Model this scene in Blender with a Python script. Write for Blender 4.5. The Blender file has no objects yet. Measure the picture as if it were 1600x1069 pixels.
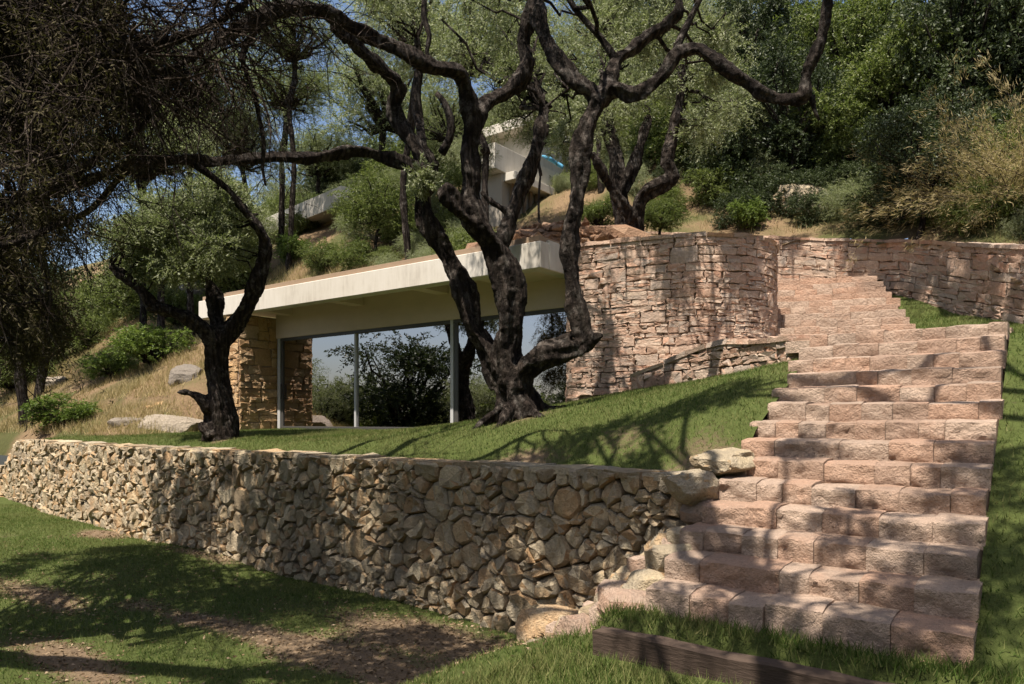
import bpy, bmesh, math, random
import numpy as np
from mathutils import Vector, noise, Matrix

random.seed(7); RNG = np.random.default_rng(7)
SC = bpy.context.scene
COL = SC.collection

# ------------------------------------------------------------------ camera
F, CX, HOR = 1140.0, 800.0, 656.0          # focal length, principal point of the 1600 px frame
cam_d = bpy.data.cameras.new('camera'); cam = bpy.data.objects.new('camera', cam_d); COL.objects.link(cam)
cam_d.sensor_width = 36; cam_d.lens = F / 1600 * 36; cam_d.shift_y = (HOR - 534.5) / 1600
cam_d.clip_start = 0.05; cam_d.clip_end = 2000
cam.location = (0, 0, 0); cam.rotation_euler = (math.radians(90), 0, 0)
SC.camera = cam
# ------------------------------------------------------------------ sky, sun, exposure
SUN_EL = math.radians(65); SUN_DIR = Vector((-0.50, -0.866, 0)).normalized()
S = Vector((SUN_DIR.x * math.cos(SUN_EL), SUN_DIR.y * math.cos(SUN_EL), math.sin(SUN_EL)))
W = bpy.data.worlds.new('World'); SC.world = W; W.use_nodes = True
wn = W.node_tree; bg = wn.nodes['Background']
sky = wn.nodes.new('ShaderNodeTexSky'); sky.sky_type = 'NISHITA'; sky.sun_disc = False
sky.sun_elevation = SUN_EL; sky.sun_rotation = math.atan2(S.x, S.y)
sky.dust_density = 2.2; sky.ozone_density = 1.0; sky.air_density = 1.0
wn.links.new(sky.outputs[0], bg.inputs[0]); bg.inputs[1].default_value = 0.085
sl = bpy.data.lights.new('sun', 'SUN'); sun = bpy.data.objects.new('sun', sl); COL.objects.link(sun)
sl.energy = 5.0; sl.angle = math.radians(0.5); sl.color = (1.0, 0.93, 0.835)
sun.rotation_euler = (-S).to_track_quat('-Z', 'Y').to_euler(); sun.location = (-6, -10, 20)
SC.view_settings.view_transform = 'Standard'; SC.view_settings.look = 'None'
SC.view_settings.exposure = 1.0; SC.view_settings.gamma = 1.0
SC.cycles.max_bounces = 6; SC.cycles.diffuse_bounces = 3; SC.cycles.glossy_bounces = 3
SC.cycles.transmission_bounces = 4; SC.cycles.transparent_max_bounces = 6
SC.cycles.use_denoising = True

# ------------------------------------------------------------------ frames: u along the facade, v into the hill
ux, uy, vx, vy = 0.801, -0.598, 0.598, 0.801
def UV(U, V, z=0.0): return Vector((ux * U + vx * V, uy * U + vy * V, z))
def toUV(X, Y): return (ux * X + uy * Y, vx * X + vy * Y)
def px(x, y, Y): return Vector(((x - CX) / F * Y, Y, (HOR - y) / F * Y))
def sstep(a, b, x):
    t = np.clip((np.asarray(x, float) - a) / (b - a), 0, 1); return t * t * (3 - 2 * t)

# ------------------------------------------------------------------ materials
MATS = {}
class NT:
    def __init__(s, name):
        s.m = bpy.data.materials.new(name); s.m.use_nodes = True; s.t = s.m.node_tree
        s.b = s.t.nodes['Principled BSDF']; s.o = s.t.nodes['Material Output']; MATS[name] = s.m
    def n(s, typ, **k):
        nd = s.t.nodes.new(typ)
        for a, v in k.items():
            if a.startswith('i_'):
                key = a[2:]; key = int(key) if key.isdigit() else key.replace('_', ' ')
                nd.inputs[key].default_value = v
            else: setattr(nd, a, v)
        return nd
    def l(s, a, b): s.t.links.new(a, b)
    def coord(s, kind='Object', scale=(1, 1, 1)):
        c = s.n('ShaderNodeTexCoord'); mp = s.n('ShaderNodeMapping'); mp.inputs['Scale'].default_value = scale
        s.l(c.outputs[kind], mp.inputs[0]); return mp.outputs[0]
    def geo(s, scale=(1, 1, 1)):
        c = s.n('ShaderNodeNewGeometry'); mp = s.n('ShaderNodeMapping'); mp.inputs['Scale'].default_value = scale
        s.l(c.outputs['Position'], mp.inputs[0]); return mp.outputs[0]
    def noise(s, co, scale, detail=4, rough=0.55):
        n = s.n('ShaderNodeTexNoise', i_Scale=scale, i_Detail=detail, i_Roughness=rough); s.l(co, n.inputs['Vector']); return n.outputs['Fac']
    def ramp(s, fac, stops):
        r = s.n('ShaderNodeValToRGB'); e = r.color_ramp.elements
        while len(e) < len(stops): e.new(0.5)
        for i, (p, c) in enumerate(stops):
            e[i].position = p; e[i].color = (*c, 1)
        s.l(fac, r.inputs[0]); return r.outputs[0]
    def mix(s, fac, a, b, mode='MIX'):
        m = s.n('ShaderNodeMix', data_type='RGBA', blend_type=mode)
        for sock, v in ((m.inputs[0], fac), (m.inputs[6], a), (m.inputs[7], b)):
            if isinstance(v, (int, float)): sock.default_value = v
            elif isinstance(v, tuple): sock.default_value = (*v, 1)
            else: s.l(v, sock)
        return m.outputs[2]
    def math(s, op, a, b=0.0, c=None):
        m = s.n('ShaderNodeMath', operation=op)
        for i, v in enumerate((a, b, c)):
            if v is None: continue
            if isinstance(v, (int, float)): m.inputs[i].default_value = v
            else: s.l(v, m.inputs[i])
        return m.outputs[0]
    def bump(s, h, strength=0.5, dist=0.02):
        b = s.n('ShaderNodeBump'); b.inputs['Strength'].default_value = strength; b.inputs['Distance'].default_value = dist
        s.l(h, b.inputs['Height']); s.l(b.outputs[0], s.b.inputs['Normal'])
    def fin(s, col=None, rough=0.85, spec=0.2):
        if col is not None:
            if isinstance(col, tuple): s.b.inputs['Base Color'].default_value = (*col, 1)
            else: s.l(col, s.b.inputs['Base Color'])
        s.b.inputs['Roughness'].default_value = rough; s.b.inputs['Specular IOR Level'].default_value = spec
        return s.m

def stone_mat(name, cols, pit=0.5, scale=1.0, bump=0.9, dist=0.03, stain=(0.16, 0.13, 0.10)):
    s = NT(name); co = s.geo(); inf = s.n('ShaderNodeObjectInfo')
    gi = s.n('ShaderNodeNewGeometry')
    rnd = s.math('FRACT', s.math('ADD', inf.outputs['Random'], gi.outputs['Random Per Island']))
    n1 = s.noise(co, 3.2 * scale, 6, 0.65); n2 = s.noise(co, 22 * scale, 5, 0.7); n3 = s.noise(co, 1.1, 3)
    fac = s.math('ADD', s.math('MULTIPLY', rnd, 0.62), s.math('MULTIPLY', n1, 0.38))
    c = s.ramp(fac, [(0.12 + 0.76 * i / (len(cols) - 1), k) for i, k in enumerate(cols)])
    hv = s.n('ShaderNodeHueSaturation'); s.l(c, hv.inputs['Color'])
    s.l(s.math('ADD', s.math('MULTIPLY', n2, 0.9), 0.58), hv.inputs['Value'])
    vo = s.n('ShaderNodeTexVoronoi', i_Scale=34 * scale); s.l(co, vo.inputs['Vector'])
    pits = s.ramp(vo.outputs['Distance'], [(0.05, (0, 0, 0)), (0.42, (1, 1, 1))])
    c = s.mix(s.math('MULTIPLY', s.ramp(n3, [(0.48, (0, 0, 0)), (0.70, (1, 1, 1))]), 0.45), hv.outputs[0], stain)
    c = s.mix(pit * 0.22, c, pits, 'MULTIPLY')
    n4 = s.noise(co, 70 * scale, 3, 0.7)
    h = s.math('ADD', s.math('ADD', s.math('MULTIPLY', n2, 0.9), s.math('MULTIPLY', n4, 0.25)), s.math('ADD', s.math('MULTIPLY', n1, 1.6), s.math('MULTIPLY', pits, 0.12 * pit)))
    s.bump(h, bump, dist); return s.fin(c, 0.93, 0.15)
M_RUB = stone_mat('rubble limestone', [(0.23, 0.165, 0.095), (0.38, 0.295, 0.19), (0.37, 0.31, 0.225), (0.50, 0.395, 0.25), (0.43, 0.27, 0.14), (0.47, 0.385, 0.26), (0.57, 0.475, 0.32)], 0.9, 1.0, 1.0, 0.06)
M_PINK = stone_mat('pink sandstone', [(0.26, 0.17, 0.12), (0.42, 0.275, 0.195), (0.48, 0.345, 0.255), (0.37, 0.295, 0.235), (0.44, 0.25, 0.165), (0.53, 0.41, 0.31), (0.40, 0.27, 0.20)], 0.5, 1.1, 0.8, 0.035, (0.21, 0.165, 0.13))
M_STEP = stone_mat('split sandstone block', [(0.30, 0.20, 0.145), (0.42, 0.285, 0.205), (0.46, 0.29, 0.20), (0.41, 0.30, 0.225), (0.49, 0.36, 0.27), (0.44, 0.315, 0.235)], 0.6, 1.3, 1.0, 0.06, (0.23, 0.18, 0.14))
M_HONEY = stone_mat('honey sandstone', [(0.30, 0.17, 0.08), (0.42, 0.25, 0.12), (0.50, 0.33, 0.17), (0.42, 0.30, 0.19)], 0.5, 1.0, 0.9, 0.04)
M_BOUL = stone_mat('grey boulder', [(0.15, 0.13, 0.11), (0.24, 0.20, 0.155), (0.36, 0.30, 0.225)], 0.7, 0.7, 1.0, 0.06)
M_SHARD = stone_mat('red soil rubble', [(0.16, 0.09, 0.055), (0.26, 0.15, 0.09), (0.34, 0.22, 0.14)], 0.6, 1.0, 1.0, 0.05)
def simple(name, col, rough=0.85, spec=0.2, nscale=6, amp=0.25, bump=0.3, dist=0.01, sc=(1, 1, 1)):
    s = NT(name); co = s.geo(sc); n = s.noise(co, nscale, 6, 0.65)
    v = s.math('ADD', s.math('MULTIPLY', n, amp * 2), 1 - amp)
    hv = s.n('ShaderNodeHueSaturation'); hv.inputs['Color'].default_value = (*col, 1); s.l(v, hv.inputs['Value'])
    if bump: s.bump(n, bump, dist)
    return s.fin(hv.outputs[0], rough, spec)
M_CORE = simple('earth mortar', (0.17, 0.13, 0.085), 0.95, 0.1, 14, 0.4, 0.8, 0.03)
M_CORE_P = simple('pink mortar', (0.28, 0.195, 0.135), 0.95, 0.1, 14, 0.4, 0.8, 0.03)
def concrete():
    s = NT('board marked concrete'); co = s.geo()
    n = s.noise(co, 1.3, 5, 0.6); n2 = s.noise(s.geo((6, 6, 0.9)), 1.6, 5, 0.7); n3 = s.noise(co, 60, 3)
    c = s.ramp(s.math('ADD', s.math('MULTIPLY', n, 0.5), s.math('MULTIPLY', n2, 0.5)), [(0.28, (0.36, 0.315, 0.26)), (0.48, (0.51, 0.465, 0.395)), (0.66, (0.56, 0.515, 0.45))])
    s.bump(s.math('ADD', n3, n2), 0.25, 0.006); return s.fin(c, 0.8, 0.25)
M_CONC = concrete()
M_LINT = simple('fair faced concrete', (0.56, 0.45, 0.36), 0.85, 0.2, 2.2, 0.14, 0.2, 0.004, (1, 1, 2))
M_TAN = simple('rusted steel upstand', (0.27, 0.19, 0.125), 0.85, 0.2, 5, 0.2, 0.2, 0.004)
M_ALU = simple('anodised aluminium', (0.42, 0.41, 0.40), 0.4, 0.5, 20, 0.05, 0)
M_DARKM = simple('dark steel', (0.06, 0.055, 0.05), 0.5, 0.4, 20, 0.05, 0)
M_ROOM = simple('plaster', (0.30, 0.26, 0.21), 0.9, 0.1, 2, 0.1, 0)
M_FLOOR = simple('stone floor', (0.26, 0.22, 0.17), 0.6, 0.3, 2, 0.1, 0)
M_WOOD = simple('weathered timber', (0.062, 0.043, 0.032), 0.9, 0.15, 9, 0.5, 0.7, 0.012, (1, 1, 6))
M_SLAT = simple('brown slat', (0.16, 0.11, 0.07), 0.8, 0.2, 9, 0.3, 0.2, 0.01, (4, 4, .4))
M_BLUE = simple('blue canvas', (0.10, 0.30, 0.45), 0.8, 0.1, 9, 0.2, 0.2)
M_LOG = simple('bleached wood', (0.18, 0.155, 0.125), 0.9, 0.1, 12, 0.4, 0.6, 0.02)
def bark_mat(name, cols):
    s = NT(name); n1 = s.noise(s.geo((1, 1, 0.28)), 11, 7, 0.72); n2 = s.noise(s.geo(), 3.1, 4, 0.6); n3 = s.noise(s.geo((1, 1, 0.4)), 42, 4, 0.7)
    c = s.ramp(s.math('ADD', s.math('MULTIPLY', n1, 0.7), s.math('MULTIPLY', n2, 0.3)), [(0.36, cols[0]), (0.52, cols[1]), (0.68, cols[2])])
    pt = s.ramp(s.noise(s.geo(), 5.5, 6, 0.75), [(0.52, (0, 0, 0)), (0.64, (1, 1, 1))]); c = s.mix(s.math('MULTIPLY', pt, 0.55), c, cols[3])
    wv = s.n('ShaderNodeTexWave', wave_type='BANDS', bands_direction='DIAGONAL', i_Scale=5.0, i_Distortion=7.0, i_Detail=4.0); s.l(s.geo((1, 1, 0.22)), wv.inputs['Vector'])
    c = s.mix(0.6, c, s.ramp(wv.outputs['Fac'], [(0.12, (0.25, 0.25, 0.25)), (0.45, (1, 1, 1))]), 'MULTIPLY')
    s.bump(s.math('ADD', s.math('ADD', s.math('MULTIPLY', n1, 1.3), s.math('MULTIPLY', wv.outputs['Fac'], 0.8)), s.math('MULTIPLY', n3, 0.6)), 1.0, 0.08); return s.fin(c, 0.95, 0.1)
M_BARK = bark_mat('olive bark', [(0.009, 0.006, 0.005), (0.036, 0.027, 0.021), (0.125, 0.100, 0.082), (0.20, 0.175, 0.15)])
M_TWIG = bark_mat('dry twig bark', [(0.04, 0.030, 0.024), (0.085, 0.062, 0.048), (0.19, 0.155, 0.125), (0.2, 0.17, 0.14)])
def leaf_mat(name, c1, c2, c3, trans=0.35, spec=0.25, rough=0.5, dry=None):
    s = NT(name); g = s.n('ShaderNodeNewGeometry'); inf = s.n('ShaderNodeObjectInfo')
    f = s.math('ADD', s.math('MULTIPLY', g.outputs['Random Per Island'], 0.75), s.math('MULTIPLY', inf.outputs['Random'], 0.25))
    c = s.ramp(f, [(0.1, c1), (0.5, c2), (0.9, c3)])
    if dry: c = s.mix(s.math('MULTIPLY', s.ramp(s.noise(s.geo(), 0.9, 5, 0.7), [(0.45, (0, 0, 0)), (0.68, (1, 1, 1))]), 0.6), c, dry)
    s.fin(c, rough, spec); tr = s.n('ShaderNodeBsdfTranslucent')
    tc = s.mix(0.5, c, (0.55, 0.75, 0.18), 'SOFT_LIGHT'); s.l(tc, tr.inputs[0])
    mx = s.n('ShaderNodeMixShader'); mx.inputs[0].default_value = trans
    s.l(s.b.outputs[0], mx.inputs[1]); s.l(tr.outputs[0], mx.inputs[2]); s.l(mx.outputs[0], s.o.inputs[0]); return s.m
M_OLIVE = leaf_mat('olive leaf', (0.10, 0.115, 0.045), (0.20, 0.215, 0.10), (0.38, 0.39, 0.26), 0.36)
M_BUSH = leaf_mat('maquis leaf', (0.060, 0.080, 0.020), (0.120, 0.145, 0.038), (0.21, 0.225, 0.080), 0.34)
M_BRIGHT = leaf_mat('bright shrub leaf', (0.06, 0.095, 0.018), (0.11, 0.155, 0.030), (0.18, 0.22, 0.055), 0.35)
M_DARK = leaf_mat('evergreen leaf', (0.022, 0.032, 0.012), (0.042, 0.056, 0.020), (0.075, 0.09, 0.035), 0.2)
M_DRY = leaf_mat('dry broom stalk', (0.22, 0.175, 0.085), (0.34, 0.265, 0.135), (0.44, 0.36, 0.20), 0.25, 0.1, 0.8)
M_JUN = leaf_mat('brown needle', (0.045, 0.036, 0.02), (0.07, 0.058, 0.03), (0.10, 0.085, 0.045), 0.2, 0.1, 0.8)
M_LITTER = leaf_mat('fallen leaf', (0.09, 0.06, 0.035), (0.19, 0.125, 0.07), (0.36, 0.27, 0.18), 0.1, 0.1, 0.8)
M_GRASS = leaf_mat('lawn blade', (0.036, 0.066, 0.013), (0.075, 0.115, 0.023), (0.20, 0.195, 0.075), 0.3, 0.1, 0.6, (0.21, 0.18, 0.08))
M_STRAW = leaf_mat('straw blade', (0.24, 0.18, 0.085), (0.34, 0.26, 0.13), (0.44, 0.35, 0.20), 0.3, 0.1, 0.8)
def ground_mat(name, grass, dirt):
    s = NT(name); co = s.geo(); at = s.n('ShaderNodeAttribute', attribute_name='grass')
    n1 = s.noise(co, 1.7, 6, 0.6); n2 = s.noise(co, 16, 6, 0.7); n3 = s.noise(co, 70, 3, 0.7)
    g = s.ramp(n2, [(0.3, tuple(k * 0.6 for k in grass)), (0.6, grass), (0.8, tuple(k * 1.3 for k in grass))])
    d = s.ramp(s.math('ADD', s.math('MULTIPLY', n2, 0.6), s.math('MULTIPLY', n3, 0.4)), [(0.3, tuple(k * 0.45 for k in dirt)), (0.5, dirt), (0.72, tuple(min(1, k * 1.55) for k in dirt))])
    f = s.math('ADD', at.outputs['Fac'], s.math('MULTIPLY', s.math('SUBTRACT', n2, 0.5), 0.9))
    c = s.mix(s.ramp(f, [(0.35, (0, 0, 0)), (0.65, (1, 1, 1))]), d, g)
    s.bump(s.math('ADD', n2, s.math('MULTIPLY', n3, 0.5)), 0.9, 0.04); return s.fin(c, 0.95, 0.08)
M_LAWN = ground_mat('lawn soil', (0.080, 0.098, 0.028), (0.17, 0.12, 0.075))
M_HILL = ground_mat('hillside soil', (0.085, 0.085, 0.032), (0.18, 0.122, 0.070))
def glass_mat():
    s = NT('coated glass'); t = s.n('ShaderNodeBsdfTransparent'); t.inputs[0].default_value = (0.62, 0.60, 0.56, 1)
    g = s.n('ShaderNodeBsdfGlossy'); g.inputs['Roughness'].default_value = 0.0; g.inputs[0].default_value = (0.72, 0.69, 0.72, 1)
    fr = s.n('ShaderNodeFresnel'); fr.inputs[0].default_value = 1.5
    f = s.math('ADD', s.math('MULTIPLY', fr.outputs[0], 0.8), 0.60)
    mx = s.n('ShaderNodeMixShader'); s.l(f, mx.inputs[0]); s.l(t.outputs[0], mx.inputs[1]); s.l(g.outputs[0], mx.inputs[2]); s.l(mx.outputs[0], s.o.inputs[0]); return s.m
M_GLASS = glass_mat()

# ------------------------------------------------------------------ object helpers
def mesh_np(name, verts, faces, smooth=True):
    verts = np.asarray(verts, np.float32).reshape(-1, 3); faces = np.asarray(faces, np.int32)
    me = bpy.data.meshes.new(name); k = faces.shape[1]; n = faces.shape[0]
    me.vertices.add(len(verts)); me.vertices.foreach_set('co', verts.ravel())
    me.loops.add(n * k); me.loops.foreach_set('vertex_index', faces.ravel())
    me.polygons.add(n); me.polygons.foreach_set('loop_start', np.arange(0, n * k, k, dtype=np.int32))
    me.polygons.foreach_set('use_smooth', np.full(n, smooth)); me.update(calc_edges=True); return me
def mesh_py(name, verts, faces, smooth=True, sharp=0):
    me = bpy.data.meshes.new(name); me.from_pydata([tuple(v) for v in verts], [], faces)
    if smooth: me.polygons.foreach_set('use_smooth', [True] * len(me.polygons))
    me.update()
    if sharp: me.set_sharp_from_angle(angle=math.radians(sharp))
    return me
def ob(name, me, mat=None, parent=None, loc=None):
    o = bpy.data.objects.new(name, me); COL.objects.link(o)
    if mat and me and not me.materials: me.materials.append(mat)
    if parent: o.parent = parent
    if loc is not None: o.location = loc
    return o
def tag(o, label=None, cat=None, group=None, kind=None):
    if label: o['label'] = label
    if cat: o['category'] = cat
    if group: o['group'] = group
    if kind: o['kind'] = kind
    return o
def thing(name, label, cat, loc=(0, 0, 0), group=None):
    o = bpy.data.objects.new(name, None); COL.objects.link(o); o.location = loc; o.empty_display_size = 0.2
    return tag(o, label, cat, group)
BOXF = [(0, 3, 2, 1), (4, 5, 6, 7), (0, 1, 5, 4), (1, 2, 6, 5), (2, 3, 7, 6), (3, 0, 4, 7)]
def box_uv(name, U0, U1, V0, V1, z0, z1, mat, parent=None, bev=0.008, base=None):
    """box aligned with the house"""
    bm = bmesh.new(); o3 = base or Vector()
    vs = [bm.verts.new(UV(U, V, z) - o3) for z in (z0, z1) for U, V in ((U0, V0), (U1, V0), (U1, V1), (U0, V1))]
    for f in BOXF: bm.faces.new([vs[i] for i in f])
    if bev: bmesh.ops.bevel(bm, geom=list(bm.edges), offset=bev, segments=1, affect='EDGES')
    bmesh.ops.recalc_face_normals(bm, faces=bm.faces)
    me = bpy.data.meshes.new(name); bm.to_mesh(me); bm.free(); return ob(name, me, mat, parent)
def catmull(pts, step):
    P = [np.array(p, float) for p in pts]; P = [2 * P[0] - P[1]] + P + [2 * P[-1] - P[-2]]; out = []
    for i in range(1, len(P) - 2):
        n = max(2, int(np.linalg.norm(P[i + 1][:3] - P[i][:3]) / step)); a, b, c, d = P[i - 1:i + 3]
        for t in np.linspace(0, 1, n, endpoint=False):
            out.append(0.5 * (2 * b + (c - a) * t + (2 * a - 5 * b + 4 * c - d) * t * t + (3 * b - a - 3 * c + d) * t ** 3))
    out.append(P[-2]); return np.array(out)
def tube(pts, sides=12, gnarl=0.0, step=None, seed=0.0):
    """pts rows of x,y,z,r -> closed tube"""
    step = step or max(0.04, np.mean([p[3] for p in pts]) * 0.8); C = catmull(pts, step); n = len(C)
    T = np.gradient(C[:, :3], axis=0); T /= np.linalg.norm(T, axis=1)[:, None] + 1e-9
    N = np.cross(T[0], (0.3, 0.9, 0.2)); N /= np.linalg.norm(N); vs = []; th = np.linspace(0, 2 * np.pi, sides, endpoint=False); s = 0
    for i in range(n):
        N = N - T[i] * N.dot(T[i]); N /= np.linalg.norm(N) + 1e-9; B = np.cross(T[i], N)
        if i: s += np.linalg.norm(C[i, :3] - C[i - 1, :3])
        r = max(C[i, 3], 0.003)
        rr = r * (1 + gnarl * (0.16 * np.sin(3 * th + 2.2 * s + seed) + 0.11 * np.sin(5 * th - 3.1 * s + 2 * seed) + 0.10 * math.sin(7.3 * s / (r * 9 + .2) + seed)))
        vs.append(C[i, :3] + np.outer(rr * np.cos(th), N) + np.outer(rr * np.sin(th), B))
    V = np.concatenate(vs + [C[:1, :3], C[-1:, :3]]); fs = []
    for i in range(n - 1):
        for k in range(sides): a = i * sides + k; b = i * sides + (k + 1) % sides; fs.append((a, b, b + sides, a + sides))
    c0, c1 = n * sides, n * sides + 1
    for k in range(sides): fs.append(((k + 1) % sides, k, c0)); fs.append(((n - 1) * sides + k, (n - 1) * sides + (k + 1) % sides, c1))
    return V, fs
def join(parts):
    V, Fc, o = [], [], 0
    for v, f in parts: V.append(v); Fc += [tuple(i + o for i in q) for q in f]; o += len(v)
    return np.concatenate(V), Fc
def remeshed(name, V, Fc, voxel, disp=0.03, size=0.18):
    me = mesh_py(name, V, Fc); o = bpy.data.objects.new('tmp', me); COL.objects.link(o)
    m = o.modifiers.new('r', 'REMESH'); m.mode = 'VOXEL'; m.voxel_size = voxel; m.use_smooth_shade = True
    sm = o.modifiers.new('s', 'SMOOTH'); sm.factor = 0.5; sm.iterations = 3
    for k, (st, sz) in enumerate(((disp, size), (disp * 0.5, size * 0.4))):
        tx = bpy.data.textures.new('gnarl', 'CLOUDS'); tx.noise_scale = sz; tx.noise_depth = 2
        d = o.modifiers.new('d%d' % k, 'DISPLACE'); d.texture = tx; d.strength = st; d.mid_level = 0.5; d.texture_coords = 'LOCAL'
    dg = bpy.context.evaluated_depsgraph_get(); out = bpy.data.meshes.new_from_object(o.evaluated_get(dg)); out.name = name
    bpy.data.objects.remove(o); bpy.data.meshes.remove(me)
    out.polygons.foreach_set('use_smooth', [True] * len(out.polygons)); return out
def nrm(a): return a / (np.linalg.norm(a, axis=-1, keepdims=True) + 1e-9)
def leaves_arr(pos, d, length, width, rng):
    """pos,d (n,3): rhombic leaves along d"""
    n = len(pos); d = nrm(d); r = nrm(rng.normal(size=(n, 3))); s = nrm(np.cross(d, r))
    L = (length * rng.uniform(0.65, 1.25, n))[:, None]; w = (width * rng.uniform(0.7, 1.2, n))[:, None]
    bend = np.cross(d, s) * L * 0.10
    v = np.stack([pos, pos + d * L * 0.45 + s * w / 2 + bend, pos + d * L, pos + d * L * 0.45 - s * w / 2 + bend], 1).reshape(-1, 3)
    return v, np.arange(4 * n).reshape(n, 4)
def clump_leaves(centers, radii, n_tw, n_lf, length, width, rng, droop=0.25, flat=0.8):
    """twig-structured foliage: every clump is a bunch of twigs, every twig a row of leaves"""
    P, D = [], []
    for c, r in zip(centers, radii):
        d = nrm(rng.normal(size=(n_tw, 3)) + (0, 0, 0.15)); st = c + d * r * rng.uniform(0.1, 0.75, (n_tw, 1)) * (1, 1, flat)
        td = nrm(d + rng.normal(size=(n_tw, 3)) * 0.55 + (0, 0, -droop)); ln = r * rng.uniform(0.35, 0.75, (n_tw, 1, 1))
        t = np.linspace(0.05, 1, n_lf)[None, :, None]
        p = st[:, None] + td[:, None] * ln * t; p[..., 2] -= (t[..., 0] ** 2) * ln[..., 0] * droop
        p += rng.normal(size=p.shape) * r * 0.03
        P.append(p.reshape(-1, 3)); D.append((td[:, None] * 0.8 + rng.normal(size=p.shape) * 0.6).reshape(-1, 3))
    return leaves_arr(np.concatenate(P), np.concatenate(D), length, width, rng)
def twigs_arr(P, R, sides=3):
    """P (n,k,3) polylines, R (n,k) radii -> tube quads, vectorised"""
    n, k, _ = P.shape; T = nrm(np.gradient(P, axis=1)); N = nrm(np.cross(T, np.array([0.31, 0.52, 0.79]))); B = np.cross(T, N)
    th = np.arange(sides) * 2 * np.pi / sides
    v = P[:, :, None] + R[:, :, None, None] * (np.cos(th)[None, None, :, None] * N[:, :, None] + np.sin(th)[None, None, :, None] * B[:, :, None])
    idx = np.arange(n * k * sides).reshape(n, k, sides); a = idx[:, :-1]; b = idx[:, 1:]
    f = np.stack([a, np.roll(a, -1, 2), np.roll(b, -1, 2), b], -1).reshape(-1, 4); return v.reshape(-1, 3), f
def grow_twigs(start, d0, length, r0, k, rng, wob=0.25, droop=0.15):
    n = len(start); P = np.zeros((n, k, 3)); P[:, 0] = start; d = nrm(d0); st = (length / (k - 1))[:, None]
    for i in range(1, k):
        d = nrm(d + rng.normal(size=(n, 3)) * wob + (0, 0, -droop)); P[:, i] = P[:, i - 1] + d * st
    R = r0[:, None] * np.linspace(1, 0.3, k)[None]; return P, R
def catarr(parts):
    V, Fq, o = [], [], 0
    for v, f in parts: V.append(v); Fq.append(f + o); o += len(v)
    return np.concatenate(V), np.concatenate(Fq)
def nz(x, y, z=0.0, s=1.0): return noise.noise((x * s, y * s, z))
def fbm(x, y, s=1.0, z=0.0): return noise.fractal((x * s, y * s, z), 0.9, 2.0, 4)

# ------------------------------------------------------------------ stairs and terrain numbers
RISE, TREAD, SV0, SUL, SUR = 0.175, 0.34, 4.92, -2.45, -0.41
LAND_Z, LAND_V = 6 * RISE, SV0 + 13 * TREAD
def wallV(U): return float(np.interp(U, [-26, -22.6, -21, -18.5, -12, -6, -3.6, -2.4], [8.2, 7.86, 7.68, 7.45, 7.1, 6.78, 6.55, 6.25]))
TU = [-24, -16, -11, -8.5, -6.5, -4, -2.45]; TV = [6.3, 7.5, 9, 11.95]
TZ = np.array([[-.56, -.48, -.38, -.27], [-.54, -.44, -.34, -.25], [-.53, -.43, -.31, -.24], [-.53, -.40, -.16, .10],
               [-.53, -.31, .09, .50], [-.54, -.15, .40, .78], [-.52, .06, .75, 1.0]])
def bilin(U, V):
    iu = min(max(np.searchsorted(TU, U) - 1, 0), len(TU) - 2); iv = min(max(np.searchsorted(TV, V) - 1, 0), len(TV) - 2)
    a = min(max((U - TU[iu]) / (TU[iu + 1] - TU[iu]), 0), 1); b = min(max((V - TV[iv]) / (TV[iv + 1] - TV[iv]), 0), 1)
    return (TZ[iu, iv] * (1 - a) + TZ[iu + 1, iv] * a) * (1 - b) + (TZ[iu, iv + 1] * (1 - a) + TZ[iu + 1, iv + 1] * a) * b
def z_terr(U, V):
    z = 0
    for du in (-.6, 0, .6):
        for dv in (-.35, 0, .35): z += bilin(min(U + du, -2.45), V + dv)
    z = z / 9 + 0.025 * nz(U, V, 3, 1.3); d = V - wallV(U); k = float(sstep(.25, 1.0, d)); return -.57 * (1 - k) + z * k
def z_right(U, V):
    z = float(np.interp(V, [3, 4.7, LAND_V + .1, 13.6, 17.1, 18.4, 20], [-1.62, -1.50, LAND_Z - .12, LAND_Z - .02, 2.1, 2.85, 3.1]))
    return z + 0.12 * max(0, U + .2) * (1 if V < 13 else 0) + 0.03 * nz(U, V, 9, 1.1)
def z_low(U, V):
    left = -2.38 + 0.10 * nz(U, V, 5, 0.35) + 0.012 * max(0, -U - 8)
    a = float(sstep(-4.9, -2.9, U)); near = -1.655 + 0.03 * nz(U, V, 2, 1.5)
    z = left * (1 - a) + near * a
    if V > 4.4: z += (float(sstep(4.60, 4.66, V)) * 0.235) * float(sstep(-2.85, -2.6, U))
    elif V < 2: z -= 0.07 * (2 - V) * (1 - a) * 0.6 + 0.05 * (2 - V) * a
    if U < -26: z -= 0.02 * (-26 - U)
    return z
BACK = [(1.9, 23.0, 6.0), (3.96, 21.5, 5.54), (6.75, 19.0, 4.77), (8.05, 17.75, 4.40), (8.70, 16.3, 4.03), (9.02, 14.5, 3.50), (9.08, 13.0, 3.10), (9.0, 11.4, 2.72), (9.1, 9.5, 2.3)]
BU, BV, BZ = zip(*sorted((*toUV(x, y), z) for x, y, z in BACK))
def backV(U): return float(np.interp(U, BU, BV))
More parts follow.
